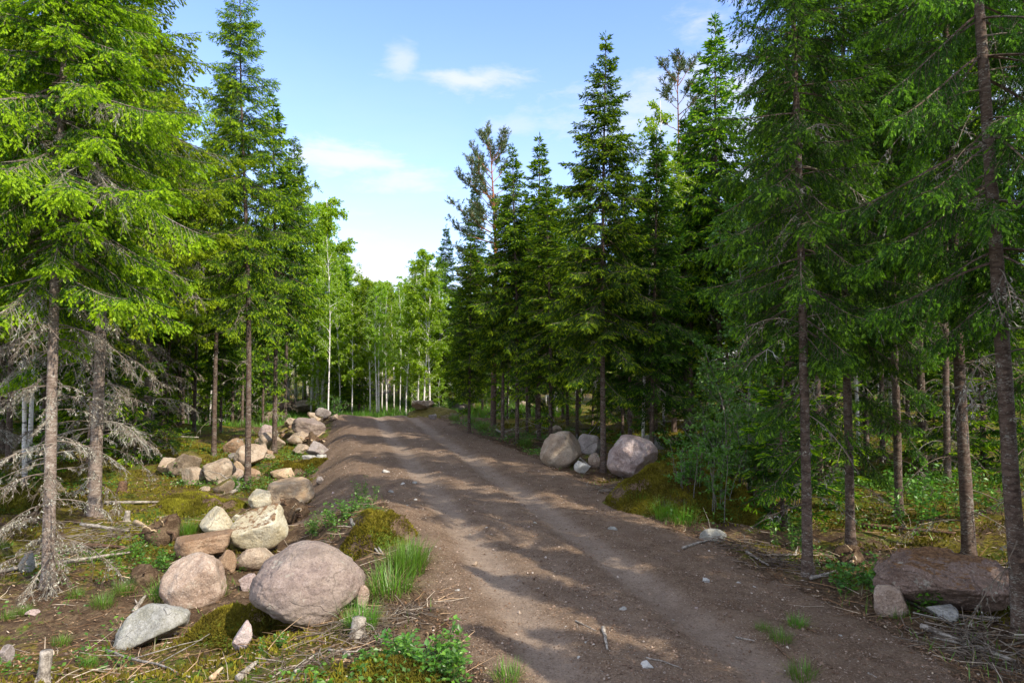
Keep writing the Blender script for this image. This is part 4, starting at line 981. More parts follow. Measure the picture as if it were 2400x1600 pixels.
def stump(px, label, rpx, hpx, seed, mat='wood_grey', name='tree_stump'):
    p = ground_at(*px); r_ = rpx / FPX * p[1]; h = hpx / FPX * p[1] * 1.02
    t = thing(name, label, 'stump', tuple(p))
    g = Geo(); z = np.array([-.12, -.02, h * .12, h * .4, h * .8, h]); tube(g, np.column_stack([z * .06, z * .03, z]), r_ * np.array([1.75, 1.5, 1.2, 1.05, 1.0, .97]), k=14, lump=.22, seed=seed)
    obj('stem', g.mesh('stem', M[mat]), t)
    rng = np.random.default_rng(seed); g = Geo()
    for i in range(5):
        a_ = i * 1.257 + rng.uniform(-.3, .3); q = np.linspace(0, 1, 5)
        tube(g, np.column_stack([np.cos(a_) * r_ * (.7 + 1.6 * q), np.sin(a_) * r_ * (.7 + 1.6 * q), h * .22 * (1 - q) ** 1.5 - .05 * q]), r_ * (.36 - .26 * q), k=6, lump=.15, seed=seed + i)
    obj('root_flare', g.mesh('root_flare', M[mat]), t)
    return t
def cushion(px, wpx, hm, label, seed, depth=.75, soilf=.25, kind='moss_hummock'):
    """a moss-covered hummock: an uneven mound whose skirt runs into the floor, with a fuzzy cover"""
    p = ground_at(*px); w_ = wpx / FPX * p[1] * .5
    t = thing(kind, label, 'moss hummock' if kind == 'moss_hummock' else 'rock outcrop', tuple(p))
    o = np.random.default_rng(seed).uniform(0, 60, 2)
    nr, na = 40, 72
    def surf(rr, aa):
        x_ = rr * np.cos(aa) * w_ * 1.35; y_ = rr * np.sin(aa) * w_ * depth * 1.35
        edge = 1 + .16 * vn(np.cos(aa) * 1.6 + o[0], np.sin(aa) * 1.6 + o[1], seed=seed)
        prof = np.clip(1 - (rr / edge) ** 2.2, 0, 1) ** 1.15 + .24 * (1 - sst(.5, 1.0, rr)) * fbm(x_ * 2.2 / w_ + o[0], y_ * 2.2 / w_, seed=seed, oct=3)
        prof = prof + .09 * (1 - rr) * fbm(x_ * 7, y_ * 9, seed=seed + 1, oct=2)
        return np.stack([x_, y_, height(p[0] + x_, p[1] + y_) - p[2] + hm * prof - .07 * sst(.8, 1.0, rr)], -1)
    rr, aa = np.meshgrid(np.linspace(0, 1, nr), np.arange(na) * 2 * math.pi / na, indexing='ij')
    V = surf(rr, aa); i, j = np.meshgrid(np.arange(nr - 1), np.arange(na), indexing='ij'); j2 = (j + 1) % na
    bare = lambda P: fbm(P[..., 0] * 1.7 / w_ ** .6 + o[0], P[..., 1] * 1.7 / w_ ** .6, P[..., 2] * 2.5, seed=seed, oct=3)
    g = Geo(); g.add(V.reshape(-1, 3), np.stack([i * na + j, (i + 1) * na + j, (i + 1) * na + j2, i * na + j2], -1).reshape(-1, 4), a=np.clip(.75 - 1.2 * sst(-.15 + .4 * (1 - 2 * soilf) * 1, .5, bare(V)), 0, 1).ravel())
    obj('soil_core', g.mesh('soil_core', M['ground']), t)
    rng = np.random.default_rng(seed); g = Geo()
    n = int(min(26000, w_ * w_ * depth * 32000)); r_ = np.sqrt(rng.uniform(0, .9, n)); a_ = rng.uniform(0, 6.283, n)
    P = surf(r_, a_); e = 1e-3
    N_ = nrm(np.column_stack([P[:, 0] / w_ ** 2, P[:, 1] / (w_ * depth) ** 2, np.full(n, .9 / max(hm, .1))]))
    keep = bare(P) < .40 - .55 * soilf + .3 + rng.normal(0, .12, n)
    P, N_ = P[keep], N_[keep]; n = len(P); k = 1 + .05 * p[1]
    blades(g, P - N_ * .006, nrm(N_ + rng.normal(0, .5, (n, 3)) + [0, 0, .2]), rng.uniform(.016, .040, n) * k, rng.uniform(.007, .014, n) * k, a=np.clip(.45 + .4 * fbm(P[:, 0] * 3, P[:, 1] * 3, seed=seed + 4, oct=2) + rng.normal(0, .15, n), 0, 1), rng=rng)
    obj('moss_cover', g.mesh('moss_cover', M['mossleaf'], False), t)
    return t
def grow(kind, meshes, p, label, cat, group=None, scale=1.0, rz=0.0):
    t = thing(kind, label, cat, tuple(p), rz, group, (0, 0), scale)
    for nme, me in meshes:
        for m_ in (me if isinstance(me, list) else [me]): obj(nme, m_, t)
    return t
# ------------------------------------------------------------------ the trees
SP = {
 'near_a': spruce_meshes(1001, 13.0, 5.0, 2.35, .088, det=1.0, tip=.75, hang=.95, dense=1.4, low=1, dead_n=98, dead_L=1.8, apart=True, z_dead=.35, bark='bark_light', lich=1.5, fineness=2.3, feather=True),
 'near_b': spruce_meshes(1002, 12.5, 4.7, 2.2, .095, det=.9, tip=.72, hang=.95, dense=1.45, low=2, dead_n=88, dead_L=1.75, apart=True, z_dead=.4, bark='bark_light', lich=1.3, fineness=2.1, feather=True),
 'slender': spruce_meshes(1003, 11.2, 4.0, 0.98, .066, det=1.15, tip=.48, hang=1.15, dense=1.1, dead_n=16, dead_L=.9, form=.45, sway=.12, feather=True),
 'cone': spruce_meshes(1004, 11.0, 3.2, 1.75, .07, det=1.0, tip=.45, hang=.8, dense=1.35, dead_n=14, dead_L=.8, low=10),
 'dark': spruce_meshes(1005, 12.0, 3.2, 1.3, .064, det=1.1, tip=.30, hang=1.15, dense=1.08, dead_n=30, dead_L=1.2, needle='needle_dark', low=9, form=.75, feather=True),
 'old': spruce_meshes(1006, 14.0, 4.2, 1.9, .095, det=1.1, tip=.3, hang=1.1, dense=.62, dead_n=34, dead_L=1.5, needle='needle_dark', low=3, lich=1.0, form=.7, feather=True),
 'mid_a': spruce_meshes(1007, 11.0, 3.7, 1.6, .072, det=.7, tip=.52, hang=.85, dense=1.35, low=3, dead_n=22, dead_L=1.1, fineness=.7),
 'mid_b': spruce_meshes(1008, 10.0, 2.5, 1.45, .066, det=.7, tip=.47, hang=.7, dense=1.35, low=4, dead_n=18, dead_L=1.0, fineness=.7),
 'mid_c': spruce_meshes(1012, 12.0, 4.2, 1.15, .068, det=.7, tip=.5, hang=1.0, dense=1.2, dead_n=30, dead_L=1.2, fineness=.7, form=.6, sway=.15),
 'mid_dark': spruce_meshes(1009, 11.5, 2.6, 1.6, .072, det=.7, tip=.25, hang=.8, dense=1.3, low=8, dead_n=26, dead_L=1.3, needle='needle_dark', fineness=.8),
 'far': spruce_meshes(1010, 12.0, 1.5, 1.9, .09, det=.42, tip=.45, hang=.6, dense=1.3, dead_n=14, dead_L=1.1, fineness=.4),
 'young': spruce_meshes(1011, 3.2, .15, 1.0, .03, det=.8, tip=.5, hang=.35, dead_n=0),
}
BI = {
 'a': broadleaf_meshes(1101, 14.0, 4.6, 2.5, .075, 44, 11, 26, .095, weep=.9),
 'b': broadleaf_meshes(1102, 13.0, 3.8, 2.2, .06, 40, 11, 26, .095, weep=.8),
 'c': broadleaf_meshes(1103, 11.0, 3.0, 1.5, .045, 28, 8, 24, .08, weep=.7),
 'far': broadleaf_meshes(1106, 11.0, 2.2, 2.1, .06, 46, 10, 24, .13, weep=.8),
 'thicket': broadleaf_meshes(1107, 4.0, .4, 1.3, .025, 22, 7, 18, .10, weep=.4, rise=.7),
}
ASP = broadleaf_meshes(1104, 8.6, 1.3, 1.35, .06, 40, 8, 15, .075, mat='leaf', bark='bark_aspen', weep=.35, rise=.75, age=(.1, 1.0))
SAP = broadleaf_meshes(1105, 3.0, .5, .75, .018, 16, 6, 12, .07, mat='leaf', bark='bark_aspen', weep=.2, rise=.8)
PI = {'big': pine_meshes(1201, 13.0, 6.2, 2.3, .13, 46, 34), 'thin': pine_meshes(1202, 12.5, 8.8, 1.35, .085, 22, 20, stubs=20)}

def T_(kind, mod, base, label, tip=None, H=None, **kw):
    p = ground_at(*base)
    if tip is not None:
        dr = ray(*tip); H = CAMZ + dr[2] / dr[1] * p[1] - p[2]
    p[2] -= .03
    return plant_tree(kind, mod, p, label, H=H, **kw)
# left side, nearest first
T_('spruce_tree', SP['near_a'], (112, 1378), 'nearest spruce in the sunlit stand, weathered trunk with bare lichened lower branches', H=12.6)
T_('spruce_tree', SP['near_b'], (222, 1208), 'spruce with bare grey drooping twigs, second weathered trunk from the photo edge', H=15.0, wide=1.1)
T_('spruce_tree', SP['slender'], (580, 1141), 'tall slender spruce standing alone among the boulders with its tip against the sky', H=11.3, tip=(560, -12))
T_('spruce_tree', SP['slender'], (501, 1068), 'bright slender spruce just left of the tall one among the boulders', tip=(500, 185), rz=2.0)
T_('spruce_tree', SP['mid_a'], (643, 1062), 'spruce with thin dark trunk behind the tan boulders', tip=(640, 225), rz=1.0)
T_('spruce_tree', SP['near_b'], (343, 1072), 'broad spruce behind the two weathered trunks', H=15.5, wide=1.15, rz=4.0)
T_('spruce_tree', SP['mid_a'], (420, 995), 'spruce deep in the sunlit stand between broad and slender ones', H=13.0)
T_('spruce_tree', SP['mid_b'], (517, 1014), 'small spruce close behind the bright slender one', H=9.5)
T_('spruce_tree', SP['mid_a'], (627, 962), 'spruce behind the farthest boulder heap', H=13.0, rz=3.0)
T_('spruce_tree', SP['far'], (363, 962), 'thin spruce with bare trunk far behind the broad one', H=13.5)
T_('spruce_tree', SP['near_b'], (-60, 1180), 'spruce whose green branches enter from the photo edge beside the nearest weathered trunk', H=13.5, rz=1.0)
T_('spruce_tree', SP['mid_a'], (20, 1080), 'spruce in shade behind the nearest weathered trunk', H=13)
T_('spruce_tree', SP['mid_b'], (285, 1000), 'small spruce between the weathered trunks, deep in the stand', H=9)
T_('spruce_tree', SP['young'], (300, 1010), 'knee-high bright young spruce under the broad spruce', H=3.4)
T_('spruce_tree', SP['young'], (262, 965), 'bright young spruce seen between the weathered trunks', H=4.4, rz=2)
T_('spruce_tree', SP['far'], (812, 966), 'dark spruce with pointed top between the birches and the road', tip=(812, 624))
T_('spruce_tree', SP['far'], (786, 958), 'spruce behind the pointed dark one', H=10, rz=2)
T_('spruce_tree', SP['far'], (842, 968), 'low spruce right of the pointed dark one', tip=(846, 668), rz=1)
T_('spruce_tree', SP['mid_c'], (668, 985), 'slim spruce rising behind the long mauve boulder', tip=(672, 330))
T_('spruce_tree', SP['mid_a'], (560, 985), 'spruce filling the gap behind the tall slender one', H=14.5, rz=2)
T_('spruce_tree', SP['mid_c'], (600, 968), 'slim spruce between the tall slender one and the thin dark trunk', H=14, rz=2)
T_('spruce_tree', SP['mid_c'], (455, 1010), 'slim spruce left of the bright slender one', H=14, rz=5)
T_('spruce_tree', SP['mid_a'], (715, 945), 'spruce behind the white birch row', H=13.5)
T_('spruce_tree', SP['mid_c'], (755, 955), 'slim spruce at the right end of the white birch row', H=10.5)
for px_, d_, ty, md, lb in [(1178, 25, 470, 'mid_a', 'fresh green spruce overlapping the pine on its right'), (1290, 23, 430, 'mid_b', 'fresh green spruce filling the gap left of the cone-shaped one'), (1352, 27, 400, 'mid_c', 'slim spruce close behind the cone-shaped one'), (1476, 24, 380, 'mid_a', 'fresh green spruce right behind the cone-shaped one'),
    (1618, 23, 300, 'mid_a', 'fresh green spruce between the slender pine and the bright-topped one'), (1100, 27, 560, 'mid_b', 'fresh green spruce left of the pine'), (1235, 30, 500, 'mid_c', 'slim spruce behind the narrow pair near the road')]:
    p = at_dist(px_, d_); dr = ray(px_, ty); plant_tree('spruce_tree', SP[md], p, lb, H=CAMZ + dr[2] / dr[1] * d_ - p[2], wide=1.1)
for px_, d_, h_, rz_ in [(1918, 15.5, 11.5, 1), (2065, 19, 12, 2), (2125, 23, 12.5, 3), (2215, 15, 12, 4), (2300, 18, 12.5, 5), (1860, 18.5, 11.5, .5), (1800, 21, 11.5, 2.5), (1985, 24, 12.5, 3.5)]:
    p = at_dist(px_, d_); p[2] -= .03; plant_tree('spruce_tree', SP['mid_c'], p, 'slim dark-trunked spruce standing in the shade around the bright clearing', 'slim spruces around the bright clearing', H=h_, rz=rz_)
# birches
GBi = 'birches at the bend of the road'
for base, tip, k, lb in [((676, 930), (690, 450), 'b', 'slim birch, first white trunk right of the dark spruces'), ((694, 932), (706, 415), 'a', 'birch with bright white trunk leaning slightly, second of the white row'),
    ((711, 934), (722, 470), 'c', 'thinnest birch in the white row'), ((732, 936), (745, 480), 'a', 'thickest white birch trunk at the end of the row above the boulder heap'), ((800, 955), (775, 560), 'b', 'slim birch in front of the dark pointed spruce'),
    ((815, 958), (800, 600), 'c', 'thin birch beside the slim one at the dark pointed spruce'), ((883, 975), (880, 662), 'a', 'birch of the twin pair standing where the road vanishes, its left trunk'), ((888, 976), (893, 668), 'b', 'birch of the twin pair standing where the road vanishes, its right trunk'),
    ((906, 970), (926, 664), 'a', 'birch just right of the twin pair'), ((984, 936), (985, 585), 'a', 'tall birch left of the dark spruces beyond the crest boulder'), ((1030, 950), (1012, 600), 'b', 'birch half hidden by dark spruces behind the crest boulder'),
    ((948, 940), (955, 650), 'b', 'birch in pale green thicket between the twin pair and the tall one'), ((925, 950), (905, 690), 'c', 'thin birch behind the twin pair'), ((860, 950), (865, 668), 'c', 'thin birch left of the twin pair')]:
    p = ground_at(*base)
    if p[1] > 62 or p[1] < 30: p = at_dist(base[0], min(max(p[1], 40), 62))
    dr = ray(*tip); H = CAMZ + dr[2] / dr[1] * p[1] - p[2]
    plant_tree('birch_tree', BI[k], p, lb, GBi, H=H, rad=1.15 if k == 'a' else 1.0)
rng = np.random.default_rng(444)
for i, px_ in enumerate(np.linspace(742, 1008, 20)):
    d_ = rng.uniform(44, 60); ty = np.interp(px_, [742, 780, 830, 880, 950, 1010], [470, 575, 650, 665, 650, 585]) + rng.uniform(-12, 45)
    p = at_dist(px_, d_); dr = ray(px_, ty)
    plant_tree('birch_tree', BI[('far', 'far', 'b')[i % 3]], p, 'one of the slim pale green birches closing the view at the end of the road', 'slim birches closing the view at the end of the road', H=CAMZ + dr[2] / dr[1] * d_ - p[2], wide=rng.uniform(.8, 1.1))
# right side
T_('pine_tree', PI['big'], (1156, 1003), 'pine with orange upper trunk at the road bend', tip=(1140, 328))
T_('spruce_tree', SP['cone'], (1414, 1107), 'cone-shaped spruce with open pointed top behind the big tan boulder', tip=(1384, 92), rz=1.3)
T_('spruce_tree', SP['mid_a'], (1212, 1042), 'slim spruce between the pine and the big tan boulder', tip=(1238, 345), rz=.5)
T_('spruce_tree', SP['mid_b'], (1263, 1030), 'narrow spruce right beside the slim one near the road', tip=(1322, 330), rz=2.5)
T_('spruce_tree', SP['mid_a'], (1330, 1006), 'spruce with dark trunk behind the small round stone', tip=(1300, 470), rz=4)
T_('spruce_tree', SP['mid_dark'], (1109, 956), 'dark spruce behind the pine', tip=(1100, 440), rz=1)
T_('spruce_tree', SP['mid_dark'], (1040, 946), 'dark spruce beside the crest boulder, edge of the tall trees', tip=(1034, 530), rz=3)
T_('spruce_tree', SP['mid_b'], (1075, 945), 'dark low spruce between the crest boulder and the pine', H=10, rz=3)
T_('pine_tree', PI['thin'], (1580, 1012), 'slender pine with red bare trunk and small tufted top', tip=(1551, 168), rz=1.0)
T_('spruce_tree', SP['mid_a'], (1690, 1040), 'spruce with bright sunlit top right of the slender pine', tip=(1662, 52), rz=2)
T_('spruce_tree', SP['mid_dark'], (1459, 1016), 'spruce in shade behind the whitish pink boulder', H=9.5, rz=2)
T_('spruce_tree', SP['mid_dark'], (1538, 1010), 'dark spruce behind the mossy outcrop', H=9.5, rz=5)
T_('aspen_tree', ASP, (1757, 1150), 'young aspen with grey trunk and loose round leaves beside the mossy outcrop', tip=(1735, 480))
T_('spruce_tree', SP['dark'], (1893, 1352), 'big dark spruce with comb-like hanging twigs, thin bare trunk at the road edge', H=11.8, rz=.4)
T_('spruce_tree', SP['dark'], (1994, 1283), 'dark spruce just behind the thin trunk at the road edge', H=12.5, rz=2.6)
T_('spruce_tree', SP['old'], (2272, 1308), 'dark leaning spruce behind the soil-covered boulder', H=13.5, rz=3.3, lean=(0, -.03))
T_('spruce_tree', SP['old'], (2396, 1494), 'thickest spruce trunk nearest the camera, scaly bark with lichen', H=12.6, wide=.92, rz=1.2, lean=(0, -.045), rad=.9)
T_('spruce_tree', SP['old'], (2164, 1112), 'spruce with thick dark double-looking trunk beyond the bright clearing', H=14, rz=5)
T_('spruce_tree', SP['mid_dark'], (1949, 1064), 'thin spruce at the near edge of the bright clearing', H=10)
T_('spruce_tree', SP['mid_dark'], (2031, 1054), 'thin spruce at the far edge of the bright clearing', H=11, rz=3)
T_('birch_tree', BI['b'], (2013, 1088), 'birch with mottled trunk at the bright clearing', H=11)
T_('birch_tree', BI['b'], (2088, 972), 'birch deep in the forest beyond the bright clearing', H=12)
T_('birch_tree', BI['c'], (1350, 962), 'thin birch in shade behind the narrow spruces', H=11)
T_('birch_tree', BI['c'], (1280, 956), 'thin crooked birch in shade behind the slim spruce', H=11)
T_('birch_tree', BI['b'], (1296, 957), 'birch beside the crooked one in the shade', H=12)
T_('birch_tree', BI['b'], (1556, 1000), 'birch behind the slender red-trunked pine', H=12)
T_('spruce_tree', SP['mid_a'], (1520, 985), 'bright spruce rising behind the slender pine', H=12)
for px_, d_, h_, rz_, lb in [(2100, 13.0, 13.0, 2.2, 'dark spruce behind the near end of the clearing'), (2440, 9.0, 13, .3, 'spruce whose hanging boughs enter from the photo edge behind the thickest trunk'), (1950, 17, 12.5, 5, 'dark spruce behind the clearing, between the two trunks')]:
    p = at_dist(px_, d_); p[2] -= .03; plant_tree('spruce_tree', SP['dark'], p, lb, H=h_, rz=rz_)
# spruces outside the frame that shade the road
for i, (x_, y_, h_) in enumerate([(6.3, 3.9, 7.6), (7.4, 2.2, 8.0), (5.4, 1.9, 6.2), (8.6, 4.6, 9.5), (5.9, -.4, 6.6), (9.5, 1.0, 9.0), (7.6, -2.0, 9), (5.3, 3.3, 6.6), (4.5, 2.1, 5.4), (4.75, 4.0, 6.2), (3.9, 2.9, 5.0), (6.6, 2.9, 7.6), (4.2, 1.2, 5.0), (5.6, 4.6, 7.0), (3.6, 1.9, 4.2), (7.6, 4.0, 9.0)]):
    plant_tree('spruce_tree', SP['mid_dark'], at_dist(1200, 5) * 0 + np.array([x_, y_, float(height(x_, y_)) - .03]), 'spruce at the road shoulder beyond the photo edge, shading the near road', 'spruces shading the near road', H=h_)
# the forest behind
rng = np.random.default_rng(500)
taken = [(o.location.x, o.location.y) for o in bpy.data.objects if o.get('category') == 'tree']
def scatter(n, box, gap, pick, ok):
    out = []
    for _ in range(n * 60):
        if len(out) >= n: break
        x_, y_ = rng.uniform(box[0], box[1]), rng.uniform(box[2], box[3])
        if not ok(x_, y_): continue
        if any((x_ - a_) ** 2 + (y_ - b_) ** 2 < gap * gap for a_, b_ in taken): continue
        taken.append((x_, y_)); out.append((x_, y_, pick()))
    return out
def inview(x_, y_): return abs(x_) < y_ * .80 + 2.0
clear = lambda x_, y_: ((x_ - 9.5) / 3.6) ** 2 + ((y_ - 17.5) / 4.5) ** 2 > 1
def okl(x_, y_):
    s, u = su(x_, y_); return inview(x_, y_) and u < -6.5 and (u < -8.5 or s > 40) and y_ > 15 and not (-20 < x_ < -9.0 and y_ < 17)
def okr(x_, y_):
    s, u = su(x_, y_); return inview(x_, y_) and u > 5.5 and y_ > 15 and clear(x_, y_) and not (x_ < 12 and y_ < 16)
pk_l = lambda: ('spruce', ('mid_a', 'mid_b', 'mid_c')[rng.integers(0, 3)], rng.uniform(9.5, 14)) if rng.uniform() < .8 else ('birch', 'b', rng.uniform(10, 13))
pk_r = lambda: ('spruce', ('mid_dark', 'mid_dark', 'mid_c', 'mid_a', 'mid_b')[rng.integers(0, 5)], rng.uniform(8.5, 12.0)) if rng.uniform() < .85 else ('birch', 'c', rng.uniform(9, 12))
pk_f = lambda: ('spruce', 'far', rng.uniform(9, 13.5)) if rng.uniform() < .62 else ('birch', 'abc'[rng.integers(0, 3)], rng.uniform(10, 14))
pk_e = lambda: ('birch', ('a', 'far', 'far')[rng.integers(0, 3)], rng.uniform(8.5, 11.5)) if rng.uniform() < .75 else ('spruce', 'far', rng.uniform(6, 9))
pk_y = lambda: ('spruce', 'young', rng.uniform(2.2, 5.5))
pk_t = lambda: ('birch', 'thicket', rng.uniform(2.5, 5.5))
NM = {'spruce': 'spruce_tree', 'birch': 'birch_tree'}
for side, lst in (('sunlit stand across the boulders', scatter(52, (-34, -6, 15, 45), 1.4, pk_l, okl)), ('shady stand across the road from the boulders', scatter(66, (-2, 36, 15, 45), 1.4, pk_r, okr)),
                  ('forest far behind the sunlit stand', scatter(36, (-62, -14, 36, 75), 1.9, pk_f, okl)), ('forest far behind the shady stand', scatter(46, (-8, 60, 36, 75), 1.9, pk_f, okr)),
                  ('wood beyond the end of the road', scatter(66, (-30, -2, 52, 82), 1.4, pk_e, lambda x_, y_: abs(su(x_, y_)[1]) < 13 and not (su(x_, y_)[0] < 54)))):
    for x_, y_, (kd, md, h_) in lst:
        plant_tree(NM[kd], SP[md] if kd == 'spruce' else BI[md], np.array([x_, y_, float(height(x_, y_)) - .05]), f'{kd} among the many trees of the {side}', f'{kd} trees of the {side}', H=h_, wide=rng.uniform(.85, 1.2), lean=(rng.normal(0, .015), rng.normal(0, .02)))

for side, lst in (('under the sunlit stand', scatter(30, (-36, -6, 18, 48), 1.1, pk_y, okl)), ('under the shady stand', scatter(36, (-2, 40, 18, 48), 1.1, pk_y, okr))):
    for x_, y_, (kd, md, h_) in lst:
        plant_tree('spruce_tree', SP[md], np.array([x_, y_, float(height(x_, y_)) - .05]), f'low young spruce among many {side}', f'young spruces {side}', H=h_, wide=.8)
for x_, y_, (kd, md, h_) in scatter(40, (-34, 2, 47, 76), 1.0, pk_t, lambda x_, y_: abs(su(x_, y_)[1]) < 15 and su(x_, y_)[0] > 50) + scatter(26, (-40, -8, 26, 50), 1.0, pk_t, okl):
    plant_tree('birch_tree', BI[md], np.array([x_, y_, float(height(x_, y_)) - .05]), 'low bushy young birch in the thicket between the tree trunks', 'young birches of the thicket', H=h_)

# ------------------------------------------------------------------ undergrowth
GM = [grass_mesh(1301, 260, .44, .20, .22, .75), grass_mesh(1302, 200, .34, .18, .45, .9), grass_mesh(1303, 120, .24, .14, .3, .7)]
for px, m_, sc_, lb in [((950, 1345), 0, 1.15, 'large bright grass tuft at the left road edge beside the largest boulder'), ((915, 1392), 1, 1.3, 'darker grass tuft with straw below the large bright one'), ((965, 1322), 1, 1.1, 'grass tuft behind the large bright one, reaching toward the road'),
    ((846, 1478), 0, .75, 'grass tuft beside the little stump under the largest boulder'), ((438, 1255), 0, .8, 'bright grass tuft beside the torn root clump'), ((385, 1400), 1, 1.0, 'grass at the foot of the pink boulder'), ((180, 1400), 2, .8, 'thin upright grass tuft on bare litter near the nearest weathered trunk'),
    ((290, 1390), 1, .72, 'grass clump between the nearest weathered trunk and the pink boulder'), ((335, 1365), 1, .72, 'grass clump left of the pink boulder'), ((240, 1420), 1, .72, 'grass clump on the low ridge before the nearest weathered trunk'), ((145, 1510), 2, .7, 'thin grass tuft on moss left of the flat grey boulder'),
    ((210, 1560), 2, .6, 'sparse grass tuft on moss at the lower corner'), ((60, 1440), 1, .5, 'pale grass around the pink stone'), ((20, 1450), 2, .7, 'pale grass at the photo edge near the pink stone'), ((480, 1400), 2, 1.2, 'dark grass strip at the foot of the pink boulder, its right side'),
    ((505, 1395), 2, 1.1, 'short grass on the mossy mound behind the flat grey boulder'), ((1190, 1595), 2, .8, 'tiny grass tuft on the road at the lower photo border'), ((1555, 1215), 0, .9, 'dry grass on the verge below the mossy outcrop'), ((1500, 1190), 1, 1.2, 'green grass at the foot of the mossy outcrop'), ((1600, 1225), 1, 1.2, 'grass on the verge right of the dry tuft'),
    ((1530, 1180), 0, .8, 'yellowish grass hanging from the mossy outcrop'), ((2105, 1447), 2, .8, 'small bright grass tuft at the squarish reddish stone'), ((1830, 1505), 2, .7, 'flat grass patch growing in the road shoulder'), ((1880, 1590), 2, .8, 'grass patch on the road near the lower border'), ((1790, 1480), 2, .5, 'tiny weed patch on the road shoulder'),
    ((1870, 1470), 2, .7, 'mossy grass patch on the road shoulder'), ((1100, 990), 1, 1.6, 'lush grass at the verge near the pine'), ((1065, 985), 1, 1.4, 'lush grass at the verge left of the pine'), ((1130, 1005), 1, 1.5, 'lush grass at the foot of the pine'), ((1230, 1045), 1, 1.5, 'lush low greenery beside the big tan boulder'), ((610, 985), 1, 1.8, 'bright grass behind the tan boulders'), ((580, 1000), 1, 1.6, 'bright grass left of the heap behind the tall trunk')]:
    grow('grass_tuft', [('blades', GM[m_])], ground_at(*px), lb, 'grass', 'grass tufts', sc_, rz=px[0] * .37)
HB = [herb_meshes(1401, 16, .34, .26, .055, 9), herb_meshes(1402, 10, .24, .20, .045, 8), herb_meshes(1403, 9, 1.5, .35, .06, 13, upright=.25, woody=True), herb_meshes(1404, 9, .62, .22, .06, 10, upright=.2)]
PN = ('stem', 'foliage')
for px, m_, sc_, lb in [((858, 1180), 3, .8, 'upright raspberry shoots on the mound at the bank'), ((830, 1205), 0, 1.0, 'leafy herb clump on the mossy mound behind the largest boulder'), ((790, 1228), 0, 1.1, 'leafy herb clump left on the mossy mound'), ((745, 1250), 0, 1.0, 'leafy herb clump just above the largest boulder'), ((880, 1215), 1, 1.1, 'small herb above the crossed sticks'),
    ((990, 1575), 0, 1.1, 'bright herb clump at the near road edge'), ((1035, 1590), 0, 1.0, 'bright herb clump right at the lower border'), ((945, 1550), 1, 1.2, 'herb clump growing out of the near moss hummock'), ((1050, 1540), 1, .8, 'small herb sprig near the road edge'), ((880, 1585), 1, 1.0, 'herbs left on the near moss hummock'),
    ((330, 1310), 3, .75, 'bright upright herb behind the pink boulder'), ((370, 1335), 0, .9, 'herb clump left of the pink boulder'), ((560, 1335), 1, .9, 'herb between the tan stones'), ((640, 1520), 1, .7, 'small herb under the largest boulder'), ((2020, 1385), 0, 1.2, 'dark green herb clump left of the soil-covered boulder'), ((2160, 1425), 0, 1.1, 'dark herb clump against the soil-covered boulder'),
    ((2035, 1360), 1, 1.2, 'herb behind the squarish reddish stone'), ((1900, 1250), 1, 1.3, 'small herb on the trunk foot at the road edge'), ((620, 1160), 1, 1.3, 'herb tuft behind the pale cream stone'), ((630, 1110), 0, 1.2, 'fresh herb left of the low tan slab'), ((420, 1110), 0, 1.3, 'herb in front of the olive shaded boulder'), ((560, 1150), 0, 1.2, 'herb at the foot of the tall slender spruce'), ((730, 1110), 1, 1.2, 'weed at the foot of the dirt bank')]:
    grow('herb', list(zip(PN, HB[m_])), ground_at(*px), lb, 'herb', 'leafy herbs', sc_, rz=px[0] * .61)
for px, m_, sc_, lb in [((1760, 1190), 2, 1.35, 'leafy bush beside the young aspen'), ((1700, 1160), 2, 1.2, 'leafy bush overhanging the mossy outcrop'), ((1820, 1215), 2, 1.1, 'leafy bush between the aspen and the thin trunk'), ((1790, 1160), 2, 1.5, 'taller bush behind the aspen'), ((1475, 1110), 3, 1.7, 'thin sapling in front of the whitish pink boulder'),
    ((2150, 1230), 3, 1.5, 'low bush in the clearing'), ((2120, 1180), 3, 1.5, 'low bush far in the clearing'), ((2230, 1220), 3, 1.4, 'low bush before the leaning spruce'), ((1930, 1200), 3, 1.5, 'low bush behind the thin trunk at the road edge'), ((1960, 1150), 3, 1.5, 'low bush left in the clearing'), ((1850, 1290), 3, 1.0, 'small bush among brushwood by the thin trunk'),
    ((2330, 1200), 3, 1.4, 'low bush behind the thickest trunk'), ((420, 1060), 3, 1.4, 'bush behind the olive shaded boulder'), ((560, 960), 2, 1.4, 'sunlit bush behind the tall slender spruce'), ((600, 945), 2, 1.3, 'sunlit bush at the forest edge'), ((760, 945), 2, 1.2, 'sunlit bush below the birches'), ((790, 950), 2, 1.3, 'sunlit bush right of the farthest heap'), ((1045, 955), 2, 1.1, 'sapling at the crest boulder'), ((1640, 1180), 2, .8, 'leafy shoots growing over the mossy outcrop'), ((1580, 1110), 3, 1.0, 'sprig on top of the mossy outcrop'), ((1690, 1215), 2, 1.0, 'bush at the foot of the mossy outcrop'), ((1660, 1120), 2, 1.4, 'tall bush covering the right flank of the mossy outcrop'), ((1725, 1185), 2, 1.5, 'tall bush between the mossy outcrop and the aspen'), ((1610, 1195), 2, .9, 'low bush in front of the mossy outcrop'), ((1555, 1140), 3, 1.0, 'leafy sprig on the flank of the mossy outcrop'), ((1845, 1190), 2, 1.4, 'tall bush close behind the thin trunk at the road edge')]:
    p = ground_at(*px); p = p if p[1] < 50 else at_dist(px[0], 45)
    grow('bush', list(zip(PN, HB[m_])), p, lb, 'bush', 'bushes and saplings', sc_, rz=px[0] * .23)
